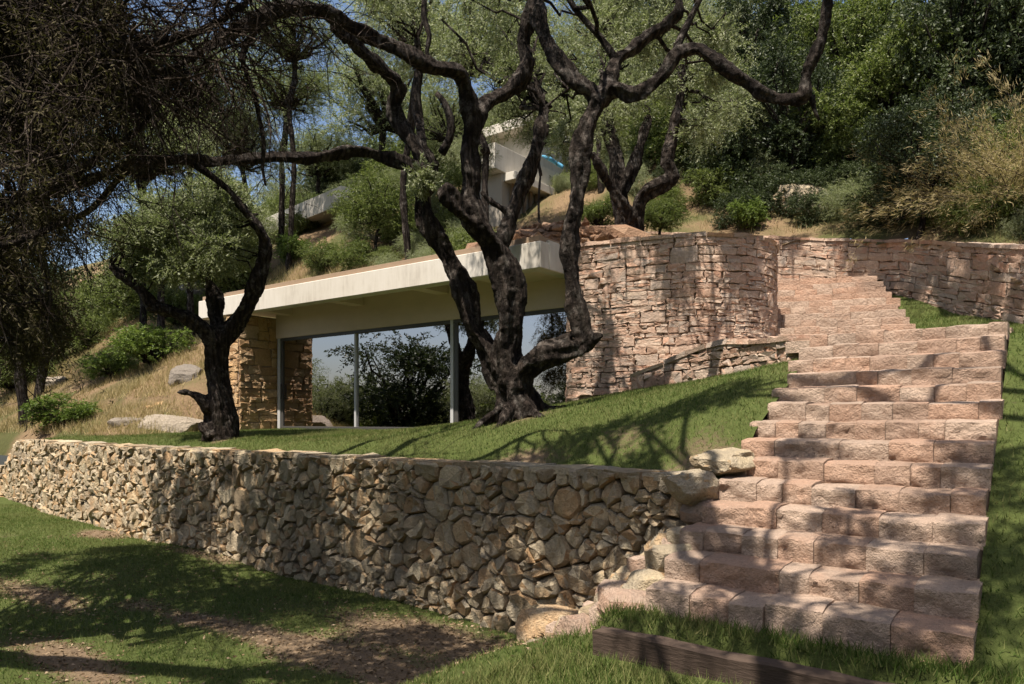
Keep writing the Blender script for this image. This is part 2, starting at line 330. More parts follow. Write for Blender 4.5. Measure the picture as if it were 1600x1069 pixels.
def z_hill(U, V):
    zl = -0.42 + 0.62 * (V - 8.35); zr = 4.45 + 0.6 * (V - 19)
    a = float(sstep(-9.5, -5.5, U)); z = zl * (1 - a) + zr * a
    z += 1.25 * float(sstep(13.6, 18.3, V)) * float(sstep(-38, -31, U)) * (1 - float(sstep(-18.5, -15.5, U)))
    if U > 0: z += 0.25 * U * min(1, max(0, (V - 12) / 6))
    amp = min(1, max(0, V - 9) / 6); far = min(1, max(0, V - 30) / 30)
    z += amp * (0.35 * fbm(U, V, 0.22) + 0.14 * fbm(U, V, 0.8, 4)) - far * 0.17 * max(0, V - 30)
    if U > -13: z = min(z, float(np.interp(U, BU, BZ)) - .08 + .62 * (V - backV(U)) + 4 * float(sstep(-9.6, -12.5, U)) + (.12 * fbm(U, V, .8, 4) if V > backV(U) + .6 else 0))
    if U > -19.2 and V < 12.6: k = float(sstep(-17.0, -19.0, U)); z = -.47 * (1 - k) + z * k
    if U < -17.2 and V < 10: z = min(z, -0.42 + 0.5 * (V - 8.35)) if V > 8.35 else min(z, -0.5 - 2.2 * (8.35 - V))
    return z

def on_hill(x, y, Y0=14.0):
    Y = Y0
    while Y < 70:
        p = px(x, y, Y); U, V = toUV(p.x, p.y)
        if z_hill(U, V) >= p.z and V > 8.35 and (U < -17.3 or (U < -8.2 and V > 13.6) or (U >= -8.2 and V > backV(U) + .1)): return Y
        Y += .15
    return Y
GMASK = []      # dirt blobs: x, y, radius u, radius v in U,V space
def blob(x, y, Y, ru, rv, w=1.0): p = px(x, y, Y); U, V = toUV(p.x, p.y); GMASK.append((U, V, ru, rv, w))
blob(812, 668, 10.9, .75, .55, .75); blob(348, 684, 14.5, .6, .45, .7); blob(960, 695, 8.4, .9, .4, .5); blob(810, 690, 8.9, .6, .3, .8); blob(1110, 690, 7.2, .45, .3, .7)
blob(700, 1010, 7.8, 1.6, .6, .8); blob(560, 1060, 7.0, 1.3, .35, .75); blob(330, 990, 8.6, 1.8, .25, .75); blob(60, 960, 10, 1.5, .3, .7); blob(120, 1060, 7.2, 1.2, .3, .8)
blob(320, 850, 12.5, 1.2, .25, .6); blob(150, 840, 15, .7, .35, .7); blob(860, 1000, 6.6, .8, .8, 1.2)
def grass_at(U, V, bias=0.9):
    g = bias
    for a, b, ru, rv, w in GMASK:
        d = ((U - a) / ru) ** 2 + ((V - b) / rv) ** 2
        if d < 6: g -= w * math.exp(-d * 0.9)
    return g + 0.30 * fbm(U, V, 0.75, 7)
def sheet(name, us, vs, zf, mat, keep=None, gf=None):
    us = list(us); vs = list(vs); nu, nv = len(us), len(vs)
    P = np.zeros((nu * nv, 3)); G = np.zeros(nu * nv); k = 0
    for U in us:
        for V in vs: P[k] = UV(U, V, zf(U, V)); G[k] = gf(U, V) if gf else 0.5; k += 1
    fs = []
    for i in range(nu - 1):
        for j in range(nv - 1):
            if keep and not keep((us[i] + us[i + 1]) / 2, (vs[j] + vs[j + 1]) / 2): continue
            fs.append((i * nv + j, (i + 1) * nv + j, (i + 1) * nv + j + 1, i * nv + j + 1))
    me = mesh_np(name, P, np.array(fs)); at = me.attributes.new('grass', 'FLOAT', 'POINT'); at.data.foreach_set('value', G.astype(np.float32))
    return tag(ob(name, me, mat), kind='structure')
def lines(*seg):
    out = []
    for a, b, n in seg: out += list(np.linspace(a, b, n, endpoint=False))
    return out + [seg[-1][1]]

sheet('ground', lines((-260, -40, 18), (-40, -20, 40), (-20, 1.5, 170), (1.5, 6, 10), (6, 200, 14)), lines((-240, -15, 14), (-15, 1, 24), (1, 8.2, 72), (8.2, 9, 4)), z_low, M_LAWN,
      lambda U, V: not (V > wallV(U) + .9 and U > -26) and not (V > 4.85 and -2.3 < U) , grass_at)
sheet('terrace_lawn', lines((-23.5, -17, 36), (-17, -2.38, 150)), lines((6.2, 12.1, 70)), z_terr, M_LAWN,
      lambda U, V: V > wallV(U) + .12 and U > -22.3 and not (U < -17.3 and V > 10.2), lambda U, V: grass_at(U, V, 1.0))
sheet('stair_side_lawn', lines((-.40, 4, 40), (4, 9, 8)), lines((2.6, 12, 74), (12, 20, 40)), z_right, M_LAWN, None, lambda U, V: grass_at(U, V, .85))
sheet('upper_grass_bank', lines((-3.6, -.38, 30)), lines((14.6, 18.9, 36)), z_right, M_LAWN, lambda U, V: (Vector((*UV(U, V)[:2],)) - Vector((7.05, 12.2))).dot(Vector((.97, -.24))) > .02, lambda U, V: .9)
sheet('hillside', lines((-160, -40, 16), (-40, 10, 150), (10, 120, 16)), lines((4.5, 8.3, 20), (8.3, 30, 90), (30, 150, 24)), z_hill, M_HILL,
      lambda U, V: (U < -16.95 and V > 8.3) or (U < -21.6 and V <= 8.3 and (V > wallV(U) + .05 or U < -25.6)) or (U < -8.2 and V > 12.4) or (U >= -8.2 and V > backV(U) + .05), lambda U, V: 0.42 + 0.6 * fbm(U, V, 0.5, 2))

# ------------------------------------------------------------------ stones
def chaikin(p, cut=0.24):
    q = np.roll(p, -1, 0); return np.stack([p * (1 - cut) + q * cut, p * cut + q * (1 - cut)], 1).reshape(-1, 2)
def stone_from_poly(poly, mapf, depth, rng, gap=0.012, cut=0.22, rough=0.25, name='stone', dome=0.6, ring=0.78, tilt=0.3):
    """a stone whose outline is poly in wall coordinates; mapf(s,t,d) -> world"""
    c = poly.mean(0); r = np.linalg.norm(poly - c, axis=1).mean()
    p = c + (poly - c) * max(0.5, 1 - gap / max(r, .03)); p = chaikin(p, cut); p = p + rng.normal(size=p.shape) * r * 0.05; n = len(p)
    rings = [(1.0, -0.07), (0.985, depth * (1 - dome)), (ring, depth)]; V = []; tx, ty = rng.normal(size=2) * tilt
    for k, (sc, d) in enumerate(rings):
        for q in p:
            s, t = c + (q - c) * sc; V.append(mapf(s, t, d + ((rng.normal() * depth * rough * (0.6 if k == 1 else 1) + (tx * (s - c[0]) + ty * (t - c[1])) / r * depth) if k else 0)))
    V.append(mapf(c[0], c[1], depth * (1 + rng.normal() * 0.22)))
    fs = []
    for k in range(2):
        for i in range(n): a = k * n + i; b = k * n + (i + 1) % n; fs.append((a, b, b + n, a + n))
    for i in range(n): fs.append((2 * n + i, 2 * n + (i + 1) % n, 3 * n))
    return [Vector(v) for v in V], fs, r
def path_map(pts, inward, zbase=0.0, flip=1.0):
    """pts (x,y) list -> arc-length curve; returns length, mapf(s,t,d) with outward normal d"""
    C = catmull([(x, y, 0, 0) for x, y in pts], 0.15)[:, :2]; L = np.concatenate([[0], np.cumsum(np.linalg.norm(np.diff(C, axis=0), axis=1))])
    T = nrm(np.gradient(C, axis=0)); Nn = np.stack([T[:, 1], -T[:, 0]], 1) * flip
    def m(s, t, d):
        x = np.interp(s, L, C[:, 0]); y = np.interp(s, L, C[:, 1]); nx = np.interp(s, L, Nn[:, 0]); ny = np.interp(s, L, Nn[:, 1])
        return (x + nx * d, y + ny * d, t)
    return L[-1], m
def add_stones(wall, polys, mapf, mat, rng, depth, limit=300, gap=0.012, cut=0.22, sizef=None, dome=0.6, name='stone', rough=.25, ring=.78, tilt=.3):
    data = []
    for p in polys:
        v, f, r = stone_from_poly(p, mapf, depth * rng.uniform(0.6, 1.35), rng, gap, cut, rough, dome=dome, ring=ring, tilt=tilt); c = sum(v, Vector()) / len(v)
        data.append((-(r / max(1, c.length)), v, f))
    data.sort(key=lambda q: q[0]); base = wall.matrix_world.translation if wall.parent else wall.location
    for _, v, f in data[:limit]:
        o3 = sum(v, Vector()) / len(v); ob(name, mesh_py(name, [a - o3 for a in v], f, True, 28), mat, wall, o3 - Vector(WOFF.get(wall.name, wall.location)))
    if data[limit:]:
        V, Fc = join([(np.array([tuple(a) for a in v]), f) for _, v, f in data[limit:]])
        tag(ob('small_stones', mesh_py('small_stones', V - np.array(wall.location), Fc, True, 28), mat, wall), kind='stuff')
WOFF = {}
def voronoi(pts, wts, bounds):
    s0, s1, t0f, t1f = bounds; out = []; pts = np.array(pts)
    for i, p in enumerate(pts):
        d2 = ((pts - p) ** 2).sum(1); nb = np.argsort(d2)[1:26]
        poly = [np.array(q) for q in ((p[0] - .8, p[1] - .8), (p[0] + .8, p[1] - .8), (p[0] + .8, p[1] + .8), (p[0] - .8, p[1] + .8))]
        cuts = [((pts[j] - p), 0.5 * ((pts[j] ** 2).sum() - (p ** 2).sum() + wts[i] ** 2 - wts[j] ** 2)) for j in nb]
        cuts += [(np.array((-1., 0)), -s0), (np.array((1., 0)), s1), (np.array((0, -1.)), -t0f(p[0])), (np.array((0, 1.)), t1f(p[0]))]
        for nrm_, k in cuts:
            if not poly: break
            q = []
            for a in range(len(poly)):
                A, B = poly[a], poly[(a + 1) % len(poly)]; da, db = A.dot(nrm_) - k, B.dot(nrm_) - k
                if da <= 0: q.append(A)
                if da * db < 0: q.append(A + (B - A) * da / (da - db))
            poly = q
        if len(poly) >= 3:
            P = np.array(poly); x, y = P[:, 0], P[:, 1]; ar = 0.5 * abs(np.dot(x, np.roll(y, -1)) - np.dot(y, np.roll(x, -1)))
            if ar > 0.0012: out.append(P)
    return out
def courses(L, t0f, t1f, hs, ws, rng, level=False):
    """coursed rubble: rows of uneven stones; some stones are two rows high"""
    H = max(t1f(s) - t0f(s) for s in np.linspace(0, L, 30)); rows = [0]
    while rows[-1] < H: rows.append(rows[-1] + rng.uniform(*hs))
    occupied = []; out = []
    top = lambda s: t1f(s)
    def tt(s, r): return top(s) - H + rows[r] * H / rows[-1] + 0.02 * noise.noise((s * 1.7, r * 3.3, 1.0)) * (0 if r in (0, len(rows) - 1) else 1)
    if level:
        b0 = min(t0f(0), t0f(L)); top_ = max(t1f(q) for q in np.linspace(0, L, 30)); H = top_ - b0; rows = [0]
        while rows[-1] < H: rows.append(rows[-1] + rng.uniform(*hs))
        def tt(s, r): return min(b0 + rows[r] * H / rows[-1] + .015 * noise.noise((s * 1.7, r * 3.3, 1.0)), t1f(s))
    for r in range(len(rows) - 1):
        s = -rng.uniform(0, .3)
        while s < L:
            w = rng.uniform(*ws) * (0.8 + 0.5 * (rows[r + 1] - rows[r]) / hs[1]); a, b = max(s, 0), min(s + w, L); s += w
            if b - a < 0.05: continue
            blk = [o for o in occupied if o[2] == r and o[0] < b and o[1] > a]
            if blk:
                o = blk[0]
                if o[0] - a > .08: b = o[0]
                elif b - o[1] > .08: a = o[1]
                else: continue
            k = 1
            if rng.random() < 0.10 and r + 2 < len(rows): k = 2; occupied.append((a, b, r + 1))
            m1, m2 = (a + b) / 2, 0; j = lambda: rng.normal() * 0.006
            y0, y1 = tt(a, r), tt(a, r + k)
            if tt(m1, r + k) < t0f(m1) + .03 or min(tt(a, r + k) - tt(a, r), tt(b, r + k) - tt(b, r)) < .035: continue
            out.append(np.array([(a + j(), tt(a, r)), (m1, tt(m1, r) + j()), (b + j(), tt(b, r)), (b + j(), (tt(b, r) + tt(b, r + k)) / 2), (b + j(), tt(b, r + k)), (m1, tt(m1, r + k) + j()), (a + j(), tt(a, r + k)), (a + j(), (y0 + y1) / 2)]))
    return out
def wall_core(name, L, mapf, t0f, t1f, thick, mat, parent, loc, set_back=0.02, n=60, cap=None):
    V, fs = [], []
    for s in np.linspace(0, L, n):
        a, b = t0f(s) - .6, t1f(s) - 0.03
        V += [mapf(s, a, -set_back), mapf(s, b, -set_back), mapf(s, b, -thick), mapf(s, a, -thick)]
    for i in range(n - 1):
        for k in range(4): fs.append((i * 4 + k, i * 4 + (k + 1) % 4, i * 4 + 4 + (k + 1) % 4, i * 4 + 4 + k))
    fs += [(0, 1, 2, 3), (n * 4 - 1, n * 4 - 2, n * 4 - 3, n * 4 - 4)]
    bm = bmesh.new(); vv = [bm.verts.new(Vector(v) - Vector(loc)) for v in V]
    for f in fs: bm.faces.new([vv[i] for i in f])
    bmesh.ops.recalc_face_normals(bm, faces=bm.faces); me = bpy.data.meshes.new(name); bm.to_mesh(me); bm.free(); return ob(name, me, mat, parent)
def cap_stones(wall, L, mapf, t1f, thick, mat, rng, w=(.25, .5), name='coping_stone'):
    s = 0
    while s < L - .1:
        b = min(L, s + rng.uniform(*w)); h = rng.uniform(-.01, .025); V = []
        for d in (0.05 + rng.uniform(-.02, .03), -thick * .5, -thick):
            for q in np.linspace(s + .008, b - .008, 4): V.append(Vector(mapf(q, t1f(q) + h + rng.normal() * .008, d)))
        for d in (0.05, -thick):
            for q in (s + .008, b - .008): V.append(Vector(mapf(q, t1f(q) - .06, d)))
        fs = [(i * 4 + k, i * 4 + k + 1, i * 4 + k + 5, i * 4 + k + 4) for i in range(2) for k in range(3)]
        fs += [(0, 12, 13, 3, 2, 1), (8, 9, 10, 11, 15, 14), (0, 4, 8, 14, 12), (3, 13, 15, 11, 7)]
        bm = bmesh.new(); o3 = sum(V, Vector()) / len(V); vv = [bm.verts.new(v - o3) for v in V]
        for f in fs: bm.faces.new([vv[i] for i in f])
        bmesh.ops.recalc_face_normals(bm, faces=bm.faces); me = bpy.data.meshes.new(name); bm.to_mesh(me); bm.free()
        me.polygons.foreach_set('use_smooth', [True] * len(me.polygons)); me.set_sharp_from_angle(angle=math.radians(30))
        ob(name, me, mat, wall, o3 - Vector(WOFF.get(wall.name, wall.location))); s = b

# ---- rubble retaining wall in front of the lawn
rng = np.random.default_rng(11)
loc = UV(-9, 7, -2.4); WALL = thing('rubble_retaining_wall', 'long rough beige rubble stone wall holding up the lawn in front of the glass house', 'wall', loc)
Us = np.linspace(-2.75, -26, 46); wp = [UV(U, wallV(U)) for U in Us]
L, mf = path_map([(p.x, p.y) for p in wp], 1, flip=-1.0)
top_lo = lambda s: float(np.interp(s, [0, L - 4.1, L - 3.3, L - 2.4, L], [-0.52, -0.54, -0.60, -1.25, -1.45])) + 0.025 * noise.noise((s * 2.1, 0, 0))
def bot_lo(s):
    x, y, _ = mf(s, 0, 0); U, V = toUV(x, y); return z_low(U, V) - 0.12
pts, wts = [], []
for md0, nc in ((.36, 60), (.26, 380), (.18, 1600), (.125, 3800), (.078, 3400)):
    for a, b in rng.uniform((0, 0), (L, 2.4), (nc, 2)):
        t = bot_lo(a) + b
        if t > top_lo(a) - .04: continue
        md = md0 * rng.uniform(.85, 1.15) * (1 + .012 * a)
        if all((a - q[0]) ** 2 + ((t - q[1]) * 1.12) ** 2 > (0.52 * (md + w_)) ** 2 for q, w_ in zip(pts, wts)): pts.append((a, t)); wts.append(md)
polys = voronoi(pts, [w * 0.5 for w in wts], (0, L, bot_lo, top_lo))
wall_core('core', L, mf, bot_lo, top_lo, 0.42, M_CORE, WALL, loc, 0.05, 120)
add_stones(WALL, polys, mf, M_RUB, rng, 0.075, 300, 0.005, 0.2, dome=0.6, ring=.80, tilt=.24, rough=.2)
# the rest of the courses carry on as the same stones in one joined part; rough coping along the top
cap_stones(WALL, L - 3.4, mf, top_lo, 0.42, M_RUB, rng, (.3, .65))

# ---- curved coursed wall beside the glass
rng = np.random.default_rng(12)
CW = [(1.02, 13.62), (1.6, 13.32), (2.2, 13.05), (3.2, 12.74), (4.0, 12.8), (4.7, 13.25), (5.08, 14.1), (5.12, 15.0), (5.05, 15.8)]
loc = Vector((3.2, 13.2, 0.4)); CWALL = thing('curved_stone_wall', 'tall pinkish coursed stone wall with rounded end between glass house and stairs', 'wall', loc)
L, mf = path_map(CW, 1, flip=1.0); tcw = lambda s: 3.25 + 0.02 * noise.noise((s * 1.9, 3, 0)); bcw = lambda s: float(np.interp(s, [0, 1, 4, 6, 9], [0.35, 0.5, 0.85, 0.9, 1.4]))
polys = courses(L, bcw, tcw, (0.075, 0.15), (0.15, 0.44), rng); wall_core('core', L, mf, bcw, tcw, 0.45, M_CORE_P, CWALL, loc, 0.03, 60)
add_stones(CWALL, polys, mf, M_PINK, rng, 0.026, 300, 0.004, 0.09, dome=0.4, ring=.9, tilt=.2, rough=.2); cap_stones(CWALL, L, mf, tcw, 0.45, M_PINK, rng, (.3, .7))
CWMAP, CWL = mf, L
# left end return of the curved wall, next to the glass
pr = [mf(0, 0, 0), (mf(0, 0, 0)[0] + vx * .9, mf(0, 0, 0)[1] + vy * .9, 0)]
Lr, mr = path_map([(p[0], p[1]) for p in pr[::-1]], 1, flip=1.0)
polys = courses(Lr, lambda s: .2, lambda s: 3.2, (0.14, 0.25), (0.25, 0.5), rng); add_stones(CWALL, polys, mr, M_PINK, rng, 0.028, 300, 0.005, .10, dome=.45, ring=.88)
# ---- back wall curving up along the hillside
rng = np.random.default_rng(13)
loc = Vector((7.5, 18, 3)); BWALL = thing('hillside_stone_wall', 'sloping coursed stone wall in leaf shade along the foot of the hillside', 'wall', loc)
L, mf = path_map([(x, y) for x, y, z in BACK], 1, flip=1.0)
cs = [np.hypot(x2 - x1, y2 - y1) for (x1, y1, _), (x2, y2, _) in zip(BACK[:-1], BACK[1:])]; cs = np.concatenate([[0], np.cumsum(cs)]); cs = cs / cs[-1] * L
tbw = lambda s: float(np.interp(s, cs, [z for *_, z in BACK])) + 0.02 * noise.noise((s * 1.9, 5, 0)); bbw = lambda s: float(np.interp(s, cs, [4.2, 4.0, 3.0, 2.7, 2.3, 1.7, 1.2, .8, .4]))
polys = courses(L, bbw, tbw, (0.10, 0.20), (0.22, 0.58), rng); wall_core('core', L, mf, bbw, tbw, 0.45, M_CORE_P, BWALL, loc, 0.03, 60)
add_stones(BWALL, polys, mf, M_PINK, rng, 0.027, 300, 0.004, 0.09, dome=0.4, ring=.9, tilt=.2, rough=.2); cap_stones(BWALL, L, mf, tbw, 0.45, M_PINK, rng, (.3, .7))
# ---- low ledge wall between mound and landing
rng = np.random.default_rng(14)
LP = [(2.1, 12.85), (2.75, 12.35), (3.25, 11.6), (3.55, 10.5), (3.66, 9.55)]
loc = Vector((3.2, 11, .6)); LWALL = thing('low_ledge_wall', 'low rough stone ledge wall below the curved wall, ending at the stairs', 'wall', loc)
L, mf = path_map(LP, 1, flip=1.0); tlw = lambda s: float(np.interp(s, [0, 0.8, 1.6, L], [0.80, 1.05, 1.25, 1.08])) + .03 * noise.noise((s * 2.2, 8, 0)); blw = lambda s: float(np.interp(s, [0, L], [0.4, 0.55]))
polys = courses(L, blw, tlw, (0.10, 0.18), (0.2, 0.5), rng, True); wall_core('core', L, mf, blw, tlw, 0.9, M_CORE_P, LWALL, loc, 0.03, 30)
add_stones(LWALL, polys, mf, M_PINK, rng, 0.03, 300, 0.006, 0.12, dome=.5, ring=.88, tilt=.2); cap_stones(LWALL, L, mf, tlw, 0.5, M_PINK, rng, (.35, .7))

# ---- soil behind the curved wall and the upper path
def inpoly(x, y, P):
    c = False; j = len(P) - 1
    for i in range(len(P)):
        if (P[i][1] > y) != (P[j][1] > y) and x < (P[j][0] - P[i][0]) * (y - P[i][1]) / (P[j][1] - P[i][1]) + P[i][0]: c = not c
        j = i
    return c
UTP = [(x - .15, y + .22) for x, y in CW[:5]] + [(x - .3, y + .1) for x, y in CW[5:]] + [(4.7, 17.4), (4.7, 18.6)] + [(6.6, 19.6), (4.2, 22.0), (1.9, 23.4), (-2, 22), (-1.2, 16.6), (0.2, 14.4)]
sheet('upper_terrace', lines((-13, -1, 90)), lines((10.5, 21, 80)), lambda U, V: 3.16 + 0.16 * max(0, V - 12.6) + .06 * nz(U, V, 3, 1.2), M_HILL, lambda U, V: inpoly(*UV(U, V)[:2], UTP), lambda U, V: .45)

# ------------------------------------------------------------------ stone stairs
rng = np.random.default_rng(21)
def block(name, O, ax, ay, w, d, h, parent, off, rng, mat, nx=8, nyz=4, rough=0.03):
    """rock-faced block: front at O along ax, depth along ay; front and top are subdivided and rough"""
    V, fs = [], []; nt = 3; g = 0.002; sd = rng.uniform(0, 100); dz = rng.normal() * .007; fy = rng.normal() * .009
    rows = [(0, -0.02 + h * k / nyz) for k in range(nyz + 1)] + [(d * k / nt, h) for k in range(1, nt + 1)]
    for j, (y, z) in enumerate(rows):
        for i in range(nx + 1):
            t = i / nx; x = g + (w - 2 * g) * t; e = 1.0 if 0 < i < nx else 0.0
            fr = max(0, 1 - y / .05); n1 = noise.fractal((x * 6 + sd, y * 6, z * 9), 0.9, 2.1, 4)
            yy = y + fy * fr - fr * (rough * (0.12 + n1) * 1.15 * (0.35 + 0.65 * e) * (1 if 0 < j < nyz else .2) - .004 * (1 if j == nyz else 0) - 0.004 * (1 - e))
            zz = z + (dz if z > 0 else 0) + (noise.noise((x * 5 + sd, y * 6, 4)) * .012 if j >= nyz else 0) - (0.004 if (j >= nyz and e == 0) or j == nyz else 0)
            V.append(O + ax * x + ay * yy + Vector((0, 0, zz)) - off)
    m = nx + 1
    for j in range(len(rows) - 1):
        for i in range(nx): fs.append((j * m + i, j * m + i + 1, (j + 1) * m + i + 1, (j + 1) * m + i))
    n0 = len(V)                                   # plain sides
    for x in (g, w - g): V += [O + ax * x + ay * (d) + Vector((0, 0, -0.02)) - off]
    left = [j * m for j in range(len(rows))]; right = [j * m + nx for j in range(len(rows))]
    fs.append(tuple([n0] + left[:])); fs.append(tuple([n0 + 1] + right[::-1]))
    o3 = sum(V, Vector()) / len(V); me = mesh_py(name, [v - o3 for v in V], fs, True, 52)
    return ob(name, me, mat, parent, o3)
AX, AY = Vector((ux, uy, 0)), Vector((vx, vy, 0))
loc = UV((SUL + SUR) / 2, SV0, -1.5); STAIR = thing('stone_staircase', 'wide flight of pinkish rock-faced stone block steps climbing from the grass to the landing', 'stairs', loc)
for k in range(14):
    z1 = (k - 7) * RISE; V0 = SV0 + k * TREAD; h = RISE if k else RISE + .06
    ul = SUL + rng.normal() * .035; ur = SUR + rng.normal() * .02; ddepth = TREAD + .06 if k < 13 else .45
    st = box_uv('step', ul + .03, ur - .03, V0 + .05, V0 + (ddepth if k < 13 else 1.0), z1 - h - .1, z1 - .03, M_CORE_P, STAIR, 0, loc)
    U = ul
    while U < ur - .05:
        w = rng.uniform(.20, .40)
        if ur - U - w < .16: w = ur - U
        block('block', UV(U, V0, z1 - h), AX, AY, w, ddepth, h, st, loc, rng, M_STEP, 12 if k < 8 else 8, 6 if k < 8 else 4); U += w
body = box_uv('stair_core', SUL + .06, SUR - .06, SV0 + .5, LAND_V + .2, -3.0, -1.3, M_CORE_P, STAIR, 0, loc)
# sloping cheek stones on the right flank
bm = bmesh.new(); V = [UV(SUR - .02, SV0 + .02, -1.75) - loc]
prof = [(SV0 + .06, -1.75), (SV0 + .06, -1.26)] + [(SV0 + k * TREAD + dx, (k - 7 + dz) * RISE - .035) for k in range(1, 14) for dx, dz in ((.05, -1), (.05, 0))] + [(LAND_V + 3.5, LAND_Z - .04), (LAND_V + 3.5, .2)]
vv = [bm.verts.new(UV(SUR - .015, a, b) - loc) for a, b in prof]; bm.faces.new(vv); me = bpy.data.meshes.new('side_face'); bm.to_mesh(me); bm.free()
ob('side_face', me, M_STEP, STAIR)
loc2 = UV(-2, LAND_V + 2, LAND_Z)
LANDING = thing('stone_landing', 'flat stone landing between the lower and upper stairs', 'landing', loc2)
U = -2.9
for i in range(5):
    for j in range(6):
        block('slab', UV(-2.85 + i * .49, LAND_V + .46 + j * .7, LAND_Z - .16), AX, AY, .49, .69, .15, LANDING, loc2, rng, M_STEP, 4, 2, .006)
# ---- upper flight
w2 = Vector((.24, .97, 0)).normalized(); r2 = Vector((w2.y, -w2.x, 0))
loc3 = Vector((6, 13.5, 1.1)); UST = thing('upper_stone_staircase', 'upper flight of pale stone steps rising behind the landing beside the curved wall', 'stairs', loc3)
for j in range(12):
    R0 = Vector((7.05, 12.2, 0)) + w2 * (.34 * j); z1 = 1.05 + .175 * (j + 1); wd = 2.75 - .02 * j
    a = R0 - r2 * wd; bmv = [a + w2 * .05, R0 - r2 * .04 + w2 * .05, R0 - r2 * .04 + w2 * .6, a + w2 * .6]
    me = mesh_py('step', [q + Vector((0, 0, z)) - loc3 for z in (z1 - .3, z1 - .03) for q in bmv], BOXF, False); st = ob('step', me, M_CORE_P, UST)
    x = 0; wd += rng.normal() * .03
    while x < wd - .05:
        w = rng.uniform(.25, .5)
        if wd - x - w < .2: w = wd - x
        block('block', a + r2 * x + Vector((0, 0, z1 - .175)), r2, w2, w, .42, .175, st, loc3, rng, M_STEP, 6, 3); x += w
top = Vector((7.05, 12.2, 0)) + w2 * (.34 * 12)
me = mesh_py('upper_path', [top + r2 * .2 + Vector((0, 0, 3.1)), top + r2 * .2 + w2 * 2.4 + Vector((0, 0, 3.2)), top - r2 * 3 + w2 * 3.2 + Vector((0, 0, 3.25)), top - r2 * 3 + Vector((0, 0, 3.1))], [(0, 1, 2, 3)]); tag(ob('upper_path', me, M_HILL), kind='structure')

# ------------------------------------------------------------------ the glass house
HB = UV(-12, 12, -.24); HOUSE = thing('glass_house', 'low house with white concrete roof slab over three large glass panes', 'house', HB)
VG, UL, UR = 11.94, -16.72, -7.42
def hb(name, *a, **k): return box_uv(name, *a, base=HB, **k)
roof = hb('roof_slab', -18.6, -7.38, 11.02, 16.5, 3.02, 3.26, M_CONC, HOUSE)
hb('fascia', -18.6, -7.38, 10.74, 11.02, 2.72, 3.20, M_CONC, HOUSE, bev=.012)
hb('end_fascia', -7.66, -7.375, 11.02, 12.3, 2.722, 3.198, M_CONC, HOUSE, bev=.012)
up = hb('roof_upstand', -18.55, -7.45, 10.83, 10.95, 3.2, 3.325, M_TAN, HOUSE, bev=.004)
hb('roof_upstand', -7.55, -7.452, 10.95, 16.4, 3.2, 3.32, M_TAN, HOUSE, bev=.004)
hb('lintel_beam', UL - .05, -7.2, VG - .06, VG + .25, 2.17, 3.02, M_LINT, HOUSE)
for U in (-16.2, -13.45, -10.75):
    hb('soffit_rib', U - .16, U + .16, 11.02, VG - .06, 2.74, 3.02, M_LINT, HOUSE)
hb('soffit_panel', -9.1, -7.66, 11.02, VG - .06, 2.735, 3.02, M_LINT, HOUSE)
def glass(U0, U1, dv):
    p = hb('glass_pane', U0, U1, VG + dv, VG + dv + .012, -.22, 2.16, M_GLASS, HOUSE, bev=0)
def post(U, w, mat, dv=0): hb('frame_post', U - w / 2, U + w / 2, VG - .03 + dv, VG + .07 + dv, -.26, 2.17, mat, HOUSE, bev=.004)
edges = [-16.60, -13.65, -10.47, -7.48]
for i in range(3): glass(edges[i] + .02, edges[i + 1] - .02, .02 * (i % 2))
post(-16.66, .11, M_ALU, -.02); post(-16.54, .08, M_DARKM); post(-13.65, .06, M_ALU); post(-10.52, .085, M_ALU, -.01); post(-10.41, .10, M_DARKM, .01); post(-7.44, .09, M_ALU)
hb('frame_sill', UL, UR, VG - .035, VG + .09, -.30, -.17, M_DARKM, HOUSE, bev=.004)
hb('frame_head', UL, UR, VG - .035, VG + .09, 2.09, 2.168, M_DARKM, HOUSE, bev=.004)
hb('door_handle', -16.53, -16.50, VG - .09, VG - .06, .55, .95, M_DARKM, HOUSE, bev=.004)
hb('room_floor', UL - .3, UR + .5, VG + .1, 17.5, -.4, -.27, M_FLOOR, HOUSE, bev=0)
hb('room_back_wall', UL - .3, UR + .5, 17.5, 17.7, -.4, 3.0, M_ROOM, HOUSE, bev=0)
hb('room_side_wall', UL - .5, UL - .3, 12.3, 17.5, -.4, 3.0, M_ROOM, HOUSE, bev=0)
hb('room_side_wall', UR + .5, UR + .7, 12.6, 17.5, -.4, 3.0, M_ROOM, HOUSE, bev=0)
hb('room_column', -12.05, -11.7, 13.1, 13.45, -.3, 3.0, M_ROOM, HOUSE)
# stone side wall on the left end
sw = hb('stone_side_wall', -17.35, -16.80, 10.80, 12.2, -.5, 2.72, M_CORE_P, HOUSE, bev=0)
rng = np.random.default_rng(15); WOFF[sw.name] = HB
A, B, C3 = UV(-16.80, 12.2), UV(-16.80, 10.80), UV(-17.35, 10.80)
for P0, P1 in ((A, B), (B, C3)):
    L, mf = path_map([(P0.x, P0.y), (P1.x, P1.y)], 1, flip=-1.0)
    if Vector(mf(L / 2, 0, .2)).xy.length > Vector(mf(L / 2, 0, 0)).xy.length: L, mf = path_map([(P0.x, P0.y), (P1.x, P1.y)], 1, flip=1.0)
    polys = courses(L, lambda s: -.5, lambda s: 2.70, (0.13, 0.27), (0.22, 0.6), rng); add_stones(sw, polys, mf, M_HONEY, rng, .032, 300, .005, .10, dome=.45, ring=.88)
# end block and boundary block beside the roof
cb = box_uv('concrete_kerb', -7.2, -6.2, 13.0, 13.4, 3.1, 3.46, M_CONC); tag(cb, 'short pale concrete kerb on top of the stone wall beside the roof', 'kerb')

